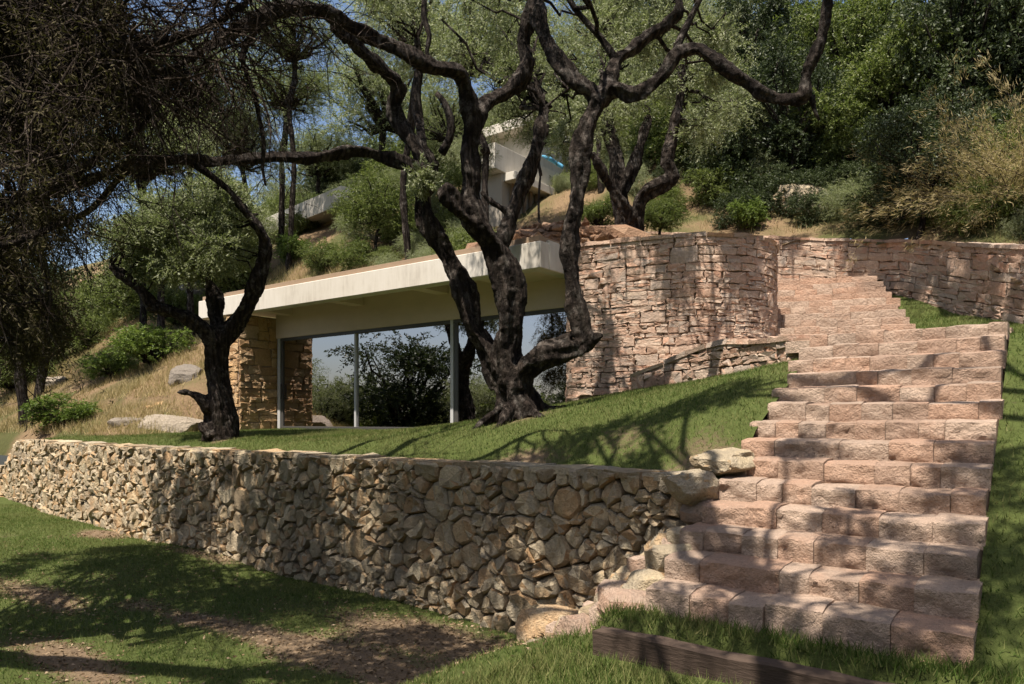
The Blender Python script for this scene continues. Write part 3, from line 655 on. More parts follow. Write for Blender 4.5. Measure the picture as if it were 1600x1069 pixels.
# ------------------------------------------------------------------ upper house on the slope
def obox(name, c, d, l, w, z0, z1, mat, parent, base, bev=.01):
    """box from corner c, length l along d, width w to the left normal"""
    n = Vector((-d.y, d.x, 0)); vs = [c, c + d * l, c + d * l + n * w, c + n * w]
    bm = bmesh.new(); vv = [bm.verts.new(Vector((q.x, q.y, z)) - base) for z in (z0, z1) for q in vs]
    for f in BOXF: bm.faces.new([vv[i] for i in f])
    bmesh.ops.bevel(bm, geom=list(bm.edges), offset=bev, segments=1, affect='EDGES'); bmesh.ops.recalc_face_normals(bm, faces=bm.faces)
    me = bpy.data.meshes.new(name); bm.to_mesh(me); bm.free(); return ob(name, me, mat, parent)
c = px(533, 290, 28.5); zt = c.z; d = Vector((-.70, .714, 0)); b0 = Vector((c.x, c.y, 5))
UH = thing('upper_house_wing', 'pale concrete wing with bright flat roof edge above the slope on the left', 'house', b0)
c = Vector((c.x, c.y, 0)); n = Vector((.714, .70, 0))
obox('roof_slab', c, n, 6, 9.5, zt - .75, zt, M_CONC, UH, b0); 
c2 = c + n * .9 + d * .2
obox('wall', c2, n, 5, 8.8, zt - 4.2, zt - .75, M_HONEY, UH, b0)
obox('window_band', c2 + d * 1.3, d, 4.0, .05, zt - 2.0, zt - .9, M_LINT, UH, b0, .002)
obox('roof_upstand', c + n * .5 + d * .3, n, 5, 8, zt, zt + .12, M_TAN, UH, b0)
c = px(773, 222, 24.0); zt = c.z; b1 = Vector((c.x, c.y, 6.5)); c = Vector((c.x, c.y, 0))
UH2 = thing('upper_house_terrace', 'grey concrete upper house with deep parapet and slatted base, half hidden by olive trunks', 'house', b1)
mu, vv3 = Vector((-ux, -uy, 0)), Vector((vx, vy, 0))
obox('parapet', c + mu * 1.0, AX, 1.0, 6.2, zt - .85, zt, M_CONC, UH2, b1)
obox('cantilever_slab', c + mu * 1 + vv3 * .6, AX, 1.4, 5.0, zt - 1.12, zt - .85, M_CONC, UH2, b1)
obox('wall', c + mu * 1.2 + vv3 * .5, AX, 1.1, 5.5, zt - 3.4, zt - .86, M_ROOM, UH2, b1)
for i in range(13): obox('slat', c + vv3 * (.9 + i * .36) + AX * -.02, AX, .06, .12, zt - 3.3, zt - .87 if i < 1 else zt - 1.13, M_SLAT, UH2, b1, .004)
c4 = px(775, 205, 27.0); z4 = c4.z; c4 = Vector((c4.x, c4.y, 0))
obox('upper_storey', c4, AX, 1.7, 3.5, zt - .4, z4 - .35, M_CONC, UH2, b1); obox('upper_roof', c4 - vv3 * .5 - AX * .3, AX, 2.3, 4.2, z4 - .35, z4, M_CONC, UH2, b1)
# blue furled cover
p = px(858, 248, 25.5); V1, f1 = tube([(p.x - .25, p.y, p.z + .1, .03), (p.x, p.y, p.z, .07), (p.x + .25, p.y + .2, p.z - .08, .07), (p.x + .5, p.y + .3, p.z - .2, .07)], 10, .8)
tag(ob('folded_canvas', mesh_py('folded_canvas', V1 - np.array(p), f1), M_BLUE, None, p), 'crumpled bright blue canvas bundle on the upper terrace edge', 'canvas')

# ------------------------------------------------------------------ timber sleeper, boulders, loose rocks
rng = np.random.default_rng(31)
o3 = UV(-1.75, 4.5, -1.72)
bm = bmesh.new(); nx = 24; V = []
for i in range(nx + 1):
    U = -2.62 + i * (2.1 / nx); zz = -1.47 - .012 * i / nx
    for (a, b) in ((4.47, -.30), (4.46, -.012), (4.475, 0), (4.57, 0), (4.585, -.012), (4.58, -.30)):
        V.append(bm.verts.new(UV(U, a + noise.noise((U * 3, a * 40, b * 9)) * .018, zz + b + noise.noise((U * 4, a * 30, 2)) * .014 - (.02 if i in (0, 9, 10) and b == 0 else 0)) - o3))
for i in range(nx):
    for k in range(6): bm.faces.new([V[i * 6 + k], V[i * 6 + (k + 1) % 6], V[i * 6 + 6 + (k + 1) % 6], V[i * 6 + 6 + k]])
bm.faces.new(V[:6]); bm.faces.new(V[-6:]); bmesh.ops.recalc_face_normals(bm, faces=bm.faces)
me = bpy.data.meshes.new('timber_sleeper'); bm.to_mesh(me); bm.free()
tag(ob('timber_sleeper', me, M_WOOD, None, o3), 'weathered brown timber sleeper edging the grass below the bottom step', 'sleeper')
def rock(name, p, r, sq, label, cat, mat, group=None, seed=0, sub=3, amp=.28, rot=0):
    bm = bmesh.new(); bmesh.ops.create_icosphere(bm, subdivisions=sub, radius=1)
    pr_ = random.Random(seed); planes = [(Vector((pr_.gauss(0, 1), pr_.gauss(0, 1), pr_.gauss(0, 1))).normalized(), pr_.uniform(.62, .88)) for _ in range(9)]
    for v in bm.verts:
        c = v.co.normalized(); f = 1 + amp * 1.5 * noise.cell_vector((c.x * 1.3 + seed, c.y * 1.3, c.z * 1.3))[0] * .35 + amp * noise.fractal((c.x * 1.1 + seed, c.y * 1.1, c.z * 1.1), .9, 2, 4) + .10 * noise.noise((c.x * 2.5 + seed * 2, c.y * 2.5, c.z * 2.5))
        q = c * f
        for pn, po in planes: q = q - pn * max(0, q.dot(pn) - po) * .9
        q = q + c * .06 * noise.fractal((c.x * 3.5 + seed, c.y * 3.5, c.z * 3.5), .8, 2, 4)
        q = Vector((math.copysign(abs(q.x) ** .8, q.x), math.copysign(abs(q.y) ** .8, q.y), math.copysign(abs(q.z) ** .8, q.z)))
        v.co = Vector((q.x * sq[0], q.y * sq[1], q.z * sq[2])) * r
    bmesh.ops.rotate(bm, verts=bm.verts, cent=(0, 0, 0), matrix=Matrix.Rotation(rot, 3, 'Z'))
    me = bpy.data.meshes.new(name); bm.to_mesh(me); bm.free(); me.polygons.foreach_set('use_smooth', [True] * len(me.polygons))
    me.set_sharp_from_angle(angle=math.radians(24))
    return tag(ob(name, me, mat, None, p), label, cat, group)
R_ = lambda x, y, Y, r, sq, lab, seed, mat=M_BOUL, rot=0, amp=.22: rock('boulder', px(x, y, Y), r, sq, lab, 'boulder', mat, None, seed, 4, amp, rot)
R_(262, 668, 18.6, .62, (1.35, .9, .62), 'large pale sunlit boulder lying left of the small olive trunk', 1.3)
R_(212, 672, 18.8, .55, (1.2, .9, .7), 'dark grey boulder at the lawn edge, left of the pale boulder', 2.9)
R_(296, 590, on_hill(296, 590), .5, (.95, .9, .8), 'pale grey boulder above, behind the small olive trunk', 4.4)
R_(88, 603, on_hill(88, 603), .38, (1.3, .9, .8), 'small grey boulder in the dry grass on the left slope', 5.2)
R_(312, 468, on_hill(312, 470), 1.0, (1.2, 1, .7), 'pale boulder under the small olive crown beside the roof', 6.6)
R_(1245, 322, on_hill(1245, 330), .62, (1.25, .9, .9), 'brown weathered boulder on the hillside above the back wall', 7.7, M_RUB)
R_(1345, 328, on_hill(1345, 330), .42, (1.1, .8, .9), 'shaded brown boulder on the hillside, right of the larger one', 8.1, M_RUB)
R_(905, 1000, 5.75, .215, (1.0, .9, .95), 'angular pinkish boulder at the left end of the timber sleeper', 9.6, M_STEP, .5, .34)
R_(846, 1052, 5.55, .24, (.9, .9, 1.0), 'rounded beige boulder at the bottom edge below the rubble wall', 10.2, M_RUB, .8, .3)
R_(905, 1062, 5.3, .17, (1.1, .9, .9), 'half shaded brown boulder just under the timber sleeper end', 11.4, M_STEP, .3, .3)
R_(868, 985, 6.15, .26, (1.15, .8, .85), 'flat grey boulder leaning at the foot of the rubble wall', 12.5, M_RUB, .2, .3)
R_(1135, 722, 6.8, .30, (1.35, .8, .40), 'smooth brown boulder between lawn mound and stairs, above the wall end', 13.7, M_RUB, .7, .3)
R_(1085, 762, 6.45, .19, (1.3, .9, .8), 'knobbly corner boulder on the end of the rubble wall by the steps', 14.1, M_RUB, .4, .35)
spots = []
for i in range(28):
    V_ = rng.uniform(4.95, 6.35); a_ = rng.random() ** 1.3; U_ = SUL - .06 - .75 * a_; zs = ((V_ - SV0) / TREAD - 7) * RISE - .22; zz = zs * (1 - a_) + (-2.05) * a_ * .55 + zs * a_ * .45 - .02
    spots.append((UV(U_, V_, zz), rng.uniform(.06, .15) * (1.15 - .3 * a_)))
ORD = ['first', 'second', 'third', 'fourth', 'fifth', 'sixth', 'seventh', 'eighth', 'ninth', 'tenth', 'eleventh', 'twelfth']
def rock_step(p): return max(0, min(4, int((toUV(p.x, p.y)[1] - SV0) / TREAD)))
spots.sort(key=lambda q: (rock_step(q[0]), -toUV(q[0].x, q[0].y)[0])); cnt = {}
for i, (p_, r) in enumerate(spots):
    k_ = rock_step(p_); cnt[k_] = cnt.get(k_, 0) + 1
    lab_ = '%s loose rock left of the %s step from the bottom, %s out from the step' % ('beige' if i % 3 else 'pinkish', ORD[k_], ORD[cnt[k_] - 1])
    rock('loose_rock', p_, r * 1.25, (1.2, .9, .8), lab_, 'rock', M_RUB if i % 3 else M_STEP, 'loose rocks heaped beside the lower steps', 20 + i * 1.7, 2, .3, i)
for i, (x, y, Y, r) in enumerate([(240, 640, 19.6, .2), (262, 634, 19.7, .22), (232, 648, 19.4, .14)]):
    rock('loose_rock', px(x, y, Y), r, (1.5, .9, .6), ('flat orange rock above the dark grey boulder, middle of the three', 'larger flat orange rock above the dark grey boulder, rightmost of the three', 'smallest flat orange rock above the dark grey boulder, leftmost of the three')[i], 'rock', M_HONEY, 'orange rocks above the boulders', 60 + i * 1.3, 2, .3, i)
# earth bank under the loose rocks
us, vs = np.linspace(SUL - 1.3, SUL + .03, 14), np.linspace(4.75, 6.5, 16)
def z_bank(U, V):
    a = (SUL + .03 - U) / 1.33; zs = (min(max(V, SV0) - SV0, 1.6) / TREAD - 7) * RISE - .30; return zs * (1 - a) + (-2.3) * a + .05 * nz(U, V, 6, 3.0) - .06
sheet('earth_bank', us, vs, z_bank, M_LAWN, None, lambda U, V: .2)
# red shards heaped behind the roof
parts = []; rs = np.random.default_rng(41)
bmr = bmesh.new(); bmesh.ops.create_icosphere(bmr, subdivisions=1, radius=1); IV = np.array([v.co[:] for v in bmr.verts]); IF = [tuple(v.index for v in f.verts) for f in bmr.faces]; bmr.free()
for i in range(800):
    x = rs.uniform(790, 965); Y = rs.uniform(14.5, 16.8); hgt = 385 - 32 * math.exp(-((x - 880) / 75) ** 2) * rs.uniform(.2, 1.0); p = px(x, hgt, Y)
    q = IV * rs.uniform(.7, 1.3, (12, 1)) * rs.uniform(.05, .17) * (1.4, 1.0, .55); an = rs.uniform(0, 6); ca, sa = math.cos(an), math.sin(an)
    parts.append((np.stack([q[:, 0] * ca - q[:, 1] * sa, q[:, 0] * sa + q[:, 1] * ca, q[:, 2] + q[:, 0] * rs.normal() * .4], 1) + np.array(p), IF))
V, Fc = join(parts); tag(ob('rubble_heap', mesh_py('rubble_heap', V, Fc, False), M_SHARD), 'heap of reddish brown broken stone behind the roof slab', 'rubble', None, 'stuff')
mnd = rock('soil_mound', px(880, 402, 15.8), 1.5, (1.3, .8, .38), None, None, M_SHARD, None, 44.2, 3, .2, 0); tag(mnd, kind='structure')
P0 = [px(x, y, on_hill(x, y) - .15) for x, y in ((545, 366), (585, 372), (625, 380), (665, 392))]
V1, f1 = tube([(*p, r) for p, r in zip(P0, (.06, .09, .10, .07))], 10, .7, .12); V2, f2 = tube([(*P0[1], .05), (*(P0[1] + Vector((-.3, 0, .25))), .03), (*(P0[1] + Vector((-.5, .1, .3))), .012)], 8, .5)
V, Fc = join([(V1, f1), (V2, f2)]); tag(ob('fallen_log', mesh_py('fallen_log', V - np.array(P0[1]), Fc), M_LOG, None, P0[1]), 'bleached fallen tree log lying on the slope above the roof', 'log')

# ------------------------------------------------------------------ hand-laid olive trees
def limb(*rows):
    """rows x,y,Y,r in photo pixels -> metric tube rows"""
    out = []
    for x, y, Y, r in rows: p = px(x, y, Y); out.append((p.x, p.y, p.z, r * float(np.interp(r, [10, 24], [.86, .60])) * Y / F))
    return out
def olive(name, label, limbs, voxel, base, clumps, n_tw, n_lf, ll, lw, mat, twig_n=40, seed=0, thin=(), disp=.05):
    rng = np.random.default_rng(seed); root = thing(name, label, 'tree', base); B = np.array(base)
    V, Fc = join([tube(l, 14, 1.5, seed=i * 1.7) for i, l in enumerate(limbs)]); me = remeshed('trunk', V - B, Fc, voxel, disp, .2)
    ob('trunk', me, M_BARK, root)
    if thin:
        for i, l in enumerate(thin): V, Fc = tube(l, 7, .6, .12, seed=i); ob('branch', mesh_py('branch', V - B, Fc), M_BARK, root)
    if len(clumps):
        C = np.array([c[:3] for c in clumps]); R = np.array([c[3] for c in clumps])
        v, f = clump_leaves(C, R, n_tw, n_lf, ll, lw, rng); ob('crown', mesh_np('crown', v - B, f), mat, root)
        # limbs that carry the clumps, from the nearest hand-laid point
        J = np.concatenate([catmull(l, .3)[:, :4] for l in list(limbs) + list(thin)]); st = []
        for c, r in zip(C, R):
            d = np.linalg.norm(J[:, :3] - c, axis=1) + np.maximum(0, J[:, 2] - c[2]) * 1.5 - np.minimum(J[:, 3], .03) * 5; st.append(J[np.argmin(d), :3])
        st = np.array(st); k = 7; t = np.linspace(0, 1, k)[None, :, None]
        P = st[:, None] * (1 - t) + C[:, None] * t; ln = np.linalg.norm(C - st, axis=1); P[:, 1:-1] += rng.normal(size=(len(C), k - 2, 3)) * ln[:, None, None] * .06
        Rr = np.clip(ln * .016, .012, .06)[:, None] * np.linspace(1.2, .5, k)[None]; pa = [twigs_arr(P, Rr, 5)]
        if twig_n:
            s0 = np.repeat(C, twig_n, 0); dd = rng.normal(size=s0.shape); l2 = np.repeat(R, twig_n) * rng.uniform(.5, 1.1, len(s0))
            P, Rr = grow_twigs(s0, dd, l2, np.full(len(s0), .008), 5, rng, .3, .12); pa.append(twigs_arr(P, Rr, 3))
        v, f = catarr(pa); tag(ob('twigs', mesh_np('twigs', v - B, f), M_BARK, root), kind='stuff')
    return root
def scatter(boxes, rng):
    out = []
    for x0, x1, y0, y1, Y0, Y1, n, r0, r1 in boxes:
        for _ in range(n):
            p = px(rng.uniform(x0, x1), rng.uniform(y0, y1), rng.uniform(Y0, Y1)); out.append((p.x, p.y, p.z, rng.uniform(r0, r1)))
    return out
rg = np.random.default_rng(51)
mainL = [
 limb((815, 690, 11, 72), (814, 655, 11, 56), (808, 630, 11, 46), (802, 600, 11, 36)),
 limb((805, 610, 10.95, 40), (790, 560, 10.9, 38), (797, 500, 10.8, 36), (793, 440, 10.75, 34), (775, 392, 10.7, 33), (752, 358, 10.6, 31), (735, 320, 10.6, 27), (736, 287, 10.6, 24), (733, 236, 10.6, 21), (737, 189, 10.5, 19), (729, 145, 10.4, 17), (716, 113, 10.2, 15), (675, 105, 10, 14), (635, 84, 9.8, 14), (584, 61, 9.5, 14), (540, 37, 9.2, 14), (500, 16, 9, 13), (460, 12, 8.8, 13), (422, 18, 8.6, 14), (388, 38, 8.4, 12), (354, 60, 8.2, 11), (315, 80, 8, 9), (270, 104, 7.8, 7), (200, 125, 7.6, 5)),
 limb((752, 352, 10.6, 26), (722, 330, 10.4, 23), (697, 305, 10.3, 18), (688, 298, 10.25, 14)),
 limb((737, 215, 10.6, 15), (746, 188, 10.6, 15), (757, 163, 10.7, 15), (787, 147, 10.8, 15), (812, 125, 10.9, 14), (824, 95, 11, 14), (817, 64, 11, 13), (824, 34, 11, 14), (840, -5, 11, 14), (850, -90, 11, 12)),
 limb((790, 600, 11.1, 34), (766, 552, 11.1, 28), (738, 508, 11.1, 27), (722, 451, 11.1, 26), (700, 401, 11.1, 24), (680, 365, 11.1, 22), (664, 335, 11.1, 21), (662, 297, 11.1, 19), (668, 258, 11.1, 18), (640, 218, 11.1, 17), (619, 189, 11.1, 16), (616, 159, 11, 15), (624, 135, 10.9, 13), (601, 111, 10.7, 12), (578, 91, 10.4, 12), (544, 61, 9.8, 11), (520, 40, 9.3, 10)),
 limb((668, 305, 11.1, 15), (660, 275, 11, 14), (635, 257, 10.9, 12), (600, 246, 10.7, 11), (560, 236, 10.5, 11), (520, 241, 10.3, 11), (480, 246, 10.1, 10), (430, 246, 9.9, 10), (380, 250, 9.7, 10), (330, 254, 9.5, 10), (280, 250, 9.2, 10), (230, 254, 9, 9), (180, 266, 8.8, 9), (120, 287, 8.6, 9), (60, 306, 8.3, 9), (-30, 330, 8, 10)),
 limb((810, 620, 10.9, 40), (815, 592, 10.8, 34), (828, 570, 10.7, 28), (856, 556, 10.6, 23), (889, 550, 10.5, 24), (912, 538, 10.5, 25), (907, 505, 10.5, 22), (899, 470, 10.5, 20), (893, 424, 10.5, 18), (890, 374, 10.5, 17), (898, 330, 10.5, 18), (905, 270, 10.5, 20), (908, 230, 10.5, 21), (925, 182, 10.5, 21), (940, 148, 10.5, 22)),
 limb((910, 540, 10.5, 19), (930, 527, 10.4, 9), (942, 522, 10.35, 4)),
 limb((828, 578, 10.75, 14), (842, 548, 10.65, 11), (868, 535, 10.6, 10), (892, 530, 10.5, 12)),
 limb((938, 165, 10.5, 20), (920, 140, 10.5, 18), (898, 128, 10.5, 16), (864, 84, 10.6, 16), (846, 40, 10.7, 15), (838, -5, 10.8, 14)),
 limb((938, 160, 10.5, 18), (960, 140, 10.4, 15), (985, 148, 10.3, 13), (1000, 146, 10.2, 13), (1025, 128, 10.1, 13), (1045, 108, 10, 14), (1060, 84, 9.95, 12), (1090, 77, 9.9, 12), (1112, 90, 9.8, 12), (1142, 112, 9.7, 12), (1172, 131, 9.6, 12), (1195, 147, 9.5, 11), (1225, 154, 9.4, 10), (1256, 155, 9.3, 11), (1262, 115, 9.2, 10), (1277, 80, 9.1, 10), (1289, 37, 9, 9), (1294, -10, 8.9, 9), (1290, -90, 8.6, 8)),
 limb((945, 150, 10.5, 14), (966, 94, 10.6, 12), (985, 80, 10.6, 10), (1006, 61, 10.6, 10), (1040, 37, 10.6, 11), (1060, 15, 10.6, 9), (1052, -30, 10.6, 8)),
]
for ax_, ay_, rr in ((-78, 12, 20), (-40, 32, 22), (30, 34, 22), (72, 6, 20), (50, -16, 16), (-55, -10, 16)):
    pe = px(815 + ax_, 655, 11); U_, V_ = toUV(pe.x, 11 - ay_ * .02); X_, Y_ = pe.x, 11 - ay_ * .02; U_, V_ = toUV(X_, Y_); zg = z_terr(U_, V_)
    pm = px(815 + ax_ * .45, 640, 11 - ay_ * .009); mainL.append([(*px(813 + ax_ * .15, 615, 11), rr * .006), (pm.x, pm.y, pm.z, rr * .0045), (X_, Y_, zg - .04, rr * .0022), (X_ * 1.0 + (X_ - .14) * .4, Y_ + (Y_ - 11) * .4, zg - .12, rr * .002)])
thin_m = [limb((966, 100, 10.6, 7), (950, 75, 10.6, 7), (932, 51, 10.6, 6), (898, 13, 10.6, 5), (880, -20, 10.6, 5)), limb((1049, 100, 10, 8), (1062, 65, 10, 7), (1076, 35, 10, 6), (1095, -5, 10, 5)),
 limb((1268, 150, 9.3, 6), (1272, 170, 9.3, 4), (1280, 188, 9.3, 2)), limb((664, -10, 10, 5), (662, 25, 10, 6), (671, 55, 10, 5), (667, 80, 10, 4), (673, 100, 10, 4)), limb((682, 146, 11.2, 5), (694, 160, 11.2, 6), (704, 185, 11.2, 7), (703, 215, 11.2, 7), (690, 240, 11.2, 8)),
 limb((652, 60, 12, 6), (655, 110, 12, 8), (650, 150, 12, 9), (655, 190, 12, 9), (662, 240, 11.6, 9)),
 limb((415, 28, 8.6, 6), (385, 70, 8.5, 6), (380, 100, 8.5, 5), (395, 140, 8.5, 4), (405, 185, 8.5, 4), (412, 225, 8.5, 4), (410, 262, 8.5, 3), (415, 290, 8.5, 2)), limb((300, 255, 9.3, 6), (330, 275, 9.3, 6), (365, 305, 9.3, 5), (388, 340, 9.3, 5)),
 limb((205, 262, 8.9, 7), (180, 285, 8.9, 6), (160, 310, 8.8, 6), (130, 335, 8.7, 5), (85, 350, 8.6, 5), (30, 380, 8.5, 5), (-30, 395, 8.4, 4))]
cl_m = scatter([(560, 900, -160, -40, 9.5, 12, 11, .4, .7), (900, 1300, -190, -60, 8.6, 10.6, 8, .35, .6), (640, 720, 240, 300, 10.7, 10.9, 2, .22, .3), (930, 1080, -40, 60, 11.0, 12, 7, .35, .55), (560, 820, -30, 70, 11, 12.5, 9, .35, .55), (1000, 1130, 30, 130, 11, 12, 6, .3, .45), (870, 960, 170, 230, 11.2, 11.8, 3, .25, .4)], rg)
olive('olive_tree', 'large gnarled olive tree with twisting dark stems on the mound before the glass', mainL, .026, px(812, 655, 11), cl_m, 42, 22, .075, .017, M_OLIVE, 8, 1, thin_m, .06)

smallL = [limb((349, 690, 14.6, 42), (348, 672, 14.6, 36), (343, 627, 14.6, 31), (337, 576, 14.6, 29), (341, 536, 14.6, 29), (352, 520, 14.6, 24)),
 limb((345, 530, 14.6, 22), (371, 502, 14.5, 18), (391, 465, 14.4, 15), (408, 424, 14.3, 14), (416, 384, 14.2, 11), (405, 357, 14, 9), (388, 338, 13.9, 8), (364, 306, 13.7, 7), (335, 285, 13.5, 5)),
 limb((342, 530, 14.7, 18), (338, 492, 14.8, 16), (338, 465, 14.9, 14), (327, 443, 15, 9), (310, 410, 15.1, 6)),
 limb((338, 540, 14.5, 17), (322, 517, 14.4, 14), (297, 499, 14.3, 13), (263, 485, 14.2, 12), (240, 480, 14.1, 11), (223, 458, 14, 10), (196, 435, 13.9, 10), (172, 416, 13.8, 6)),
 limb((328, 640, 14.5, 12), (312, 622, 14.4, 8), (295, 614, 14.35, 6), (276, 613, 14.3, 4)), limb((330, 680, 14.45, 14), (318, 668, 14.4, 10), (312, 662, 14.4, 6))]
cl_s = scatter([(190, 400, 335, 430, 13.4, 16, 34, .36, .58), (220, 390, 290, 350, 13.4, 16, 18, .4, .6), (165, 240, 350, 425, 13.4, 14.6, 9, .3, .45)], rg)
olive('olive_tree', 'small olive tree with thick dark forked trunk on the lawn left of the glass', smallL, .03, px(348, 678, 14.6), cl_s, 95, 22, .075, .019, M_OLIVE, 8, 2, (), .06)
backL = [limb((985, 395, 16, 32), (984, 372, 16, 27), (975, 340, 16, 22), (965, 300, 16, 17), (962, 250, 16, 14), (950, 200, 16.2, 11), (940, 130, 16.4, 8)),
 limb((988, 380, 15.9, 22), (995, 335, 15.8, 16), (1005, 305, 15.7, 14), (1034, 288, 15.6, 14), (1054, 275, 15.5, 13), (1043, 255, 15.5, 12), (1050, 215, 15.5, 11), (1060, 165, 15.5, 9), (1066, 115, 15.5, 7)),
 limb((968, 310, 15.9, 14), (985, 270, 15.8, 11), (1000, 230, 15.8, 9), (1015, 180, 15.8, 7)), limb((990, 345, 15.6, 14), (960, 300, 15.4, 9), (935, 255, 15.2, 8), (925, 240, 15.2, 6))]
cl_b = scatter([(900, 1150, 30, 170, 15.2, 17.5, 32, .5, .8), (1040, 1150, 100, 200, 15, 16.5, 8, .4, .6), (860, 960, 150, 230, 15.5, 16.5, 6, .35, .55)], rg)
olive('olive_tree', 'olive tree with forked trunk standing on top of the curved stone wall', backL, .03, px(985, 378, 16), cl_b, 38, 22, .08, .018, M_OLIVE, 8, 3, (), .06)
leanL = [limb((778, 392, 13.2, 15), (794, 358, 13.2, 15), (811, 304, 13.2, 14), (831, 253, 13.2, 14), (843, 212, 13.2, 13), (850, 170, 13.3, 9)), limb((800, 335, 13.2, 7), (772, 318, 13.2, 5), (750, 300, 13.2, 3))]
cl_l = scatter([(770, 900, 80, 200, 13.2, 14.6, 12, .35, .55), (690, 860, 20, 120, 13.4, 15, 14, .4, .6)], rg)
olive('olive_tree', 'slim leaning olive trunk rising behind the roof to the right', leanL, .03, px(778, 392, 13.2), cl_l, 38, 22, .075, .017, M_OLIVE, 8, 4, (), .05)

# ---- dark overhanging tree at upper left: tangle of dry twigs
rng = np.random.default_rng(61)
nearL = [[(-7.6, 5.6, -2.6, .42), (-7.3, 5.7, -1.0, .34), (-6.9, 5.9, 1.0, .30), (-6.3, 6.1, 2.6, .24), (-5.4, 6.3, 3.8, .18), (-4.2, 6.5, 4.6, .12), (-2.8, 6.8, 5.3, .08), (-1.0, 7.0, 5.9, .05)],
 limb((-120, 300, 6.3, 26), (-20, 180, 6.5, 18), (60, 120, 6.8, 14), (150, 95, 7.0, 12), (240, 70, 7.2, 10), (330, 40, 7.4, 8), (420, -20, 7.6, 7)),
 limb((-140, 360, 6.4, 22), (-30, 330, 6.6, 16), (60, 300, 6.8, 12), (150, 250, 7.0, 9), (220, 200, 7.2, 7), (270, 130, 7.3, 5)),
 limb((-120, 380, 6.2, 16), (0, 385, 6.6, 9), (60, 365, 6.7, 7), (120, 340, 6.8, 5), (170, 300, 6.9, 4)),
 [(-6.9, 5.9, 1.0, .26), (-5.6, 4.9, 3.2, .18), (-4.2, 3.9, 4.8, .12), (-2.4, 3.2, 5.8, .08), (-.6, 2.8, 6.4, .05)]]
NB = Vector((-7.6, 5.6, -2.4)); NEAR = thing('overhanging_tree', 'dark tangled tree of dry drooping twigs filling the upper left corner', 'tree', NB)
V, Fc = join([tube(l, 12, 1.0, .15, seed=i) for i, l in enumerate(nearL)]); ob('trunk', remeshed('trunk', V - np.array(NB), Fc, .035, .05, .2), M_BARK, NEAR)
def thicket(regs, rng, n1, n2, n3):
    ps = []
    for x0, x1, y0, y1, Y0, Y1, w in regs:
        n = int(n1 * w); ps += [px(rng.uniform(x0, x1), rng.uniform(y0, y1), rng.uniform(Y0, Y1))[:] for _ in range(n)]
    s0 = np.array(ps); d = rng.normal(size=s0.shape) * (1, .8, .7) + (.55, 0, -.1); P1, R1 = grow_twigs(s0, d, rng.uniform(.7, 1.7, len(s0)), rng.uniform(.008, .018, len(s0)), 8, rng, .22, .10)
    out = [twigs_arr(P1, R1, 4)]
    def child(P, n, l0, l1, r):
        i = rng.integers(0, len(P), n); k = rng.integers(1, P.shape[1], n); st = P[i, k]; t = P[i, k] - P[i, k - 1]
        return grow_twigs(st, nrm(t) + rng.normal(size=st.shape) * .75, rng.uniform(l0, l1, n), np.full(n, r), 6, rng, .28, .12)
    P2, R2 = child(P1, n2, .25, .8, .0055); P3, R3 = child(P2, n3, .12, .42, .0032)
    out += [twigs_arr(P2, R2, 3), twigs_arr(P3, R3, 3)]; return out, P3
reg = [(-60, 190, -60, 150, 6.2, 8.2, .75), (-60, 110, 130, 250, 6.2, 8.2, .35), (150, 380, -60, 130, 6.8, 8.6, .45), (130, 240, 60, 150, 6.8, 8.4, .2), (-60, 40, 250, 360, 6.2, 7.4, .15), (300, 470, -60, 40, 7, 8.6, .2)]
parts, P3 = thicket(reg, rng, 200, 2500, 5600); v, f = catarr(parts); tag(ob('twigs', mesh_np('twigs', v - np.array(NB), f), M_TWIG, NEAR), kind='stuff')
i = rng.integers(0, len(P3), 42000); k = rng.integers(2, 6, 42000); keep = (P3[i, k][:, 0] / P3[i, k][:, 1] * F + CX < 200)
pp = P3[i, k][keep]; v, f = leaves_arr(pp + rng.normal(size=pp.shape) * .03, rng.normal(size=pp.shape) + (0, 0, -.5), .055, .013, rng)
dr = [px(rng.uniform(-60, 95), rng.uniform(310, 545), rng.uniform(9.5, 11.5)) for _ in range(48)]
v3, f3 = clump_leaves([np.array(q) for q in dr], [rng.uniform(.3, .55) for q in dr], 40, 20, .08, .016, rng, .9)
v, f = catarr([(v, f), (v3, f3)])
# crown of the same tree above the frame: clumps over the ground and wall that stand in its shade
def over(targets, L0, L1, r0, r1, rng):
    out = []
    for x, y, Y in targets:
        q = px(x, y, Y) + S * rng.uniform(L0, L1); out.append((q.x, q.y, q.z, rng.uniform(r0, r1)))
    return out
def wallY(x, V=6.7): return V / (vy + (x - CX) / F * vx)
tg = [(x + rng.uniform(-15, 15), y, wallY(x, wallV(-9) - .1)) for x in (225, 262, 300, 340, 380, 420, 460, 492, 640, 680, 722, 765, 810, 860, 920, 975) for y in (745, 815, 880)]
tg = [t for t in tg if t[1] < 800 + (t[0] - 100) * .2]
tg += [(x, y, 2.38 * F / (y - HOR)) for x, y in ((60, 880), (140, 890), (230, 880), (310, 900), (390, 915), (460, 925), (40, 960), (130, 960), (230, 940), (560, 1010), (650, 990), (740, 1010), (650, 1060), (780, 1060), (520, 1050), (400, 1060), (20, 835), (90, 920), (180, 915), (270, 910), (350, 930), (430, 940), (480, 900), (600, 1040), (700, 1040), (0, 900))]
tg = [t for t in tg if t[1] > 890 or rng.random() < .8]; C1 = over(tg, 6.4, 8.4, .36, .58, rng)
v2, f2 = catarr([clump_leaves([np.array(c[:3]) for c, t in zip(C1, tg) if (t[1] > 825) == g_], [c[3] * (1.2 if g_ else 1) for c, t in zip(C1, tg) if (t[1] > 825) == g_], 75 if g_ else 46, 16, .13, .038, rng) for g_ in (True, False)])
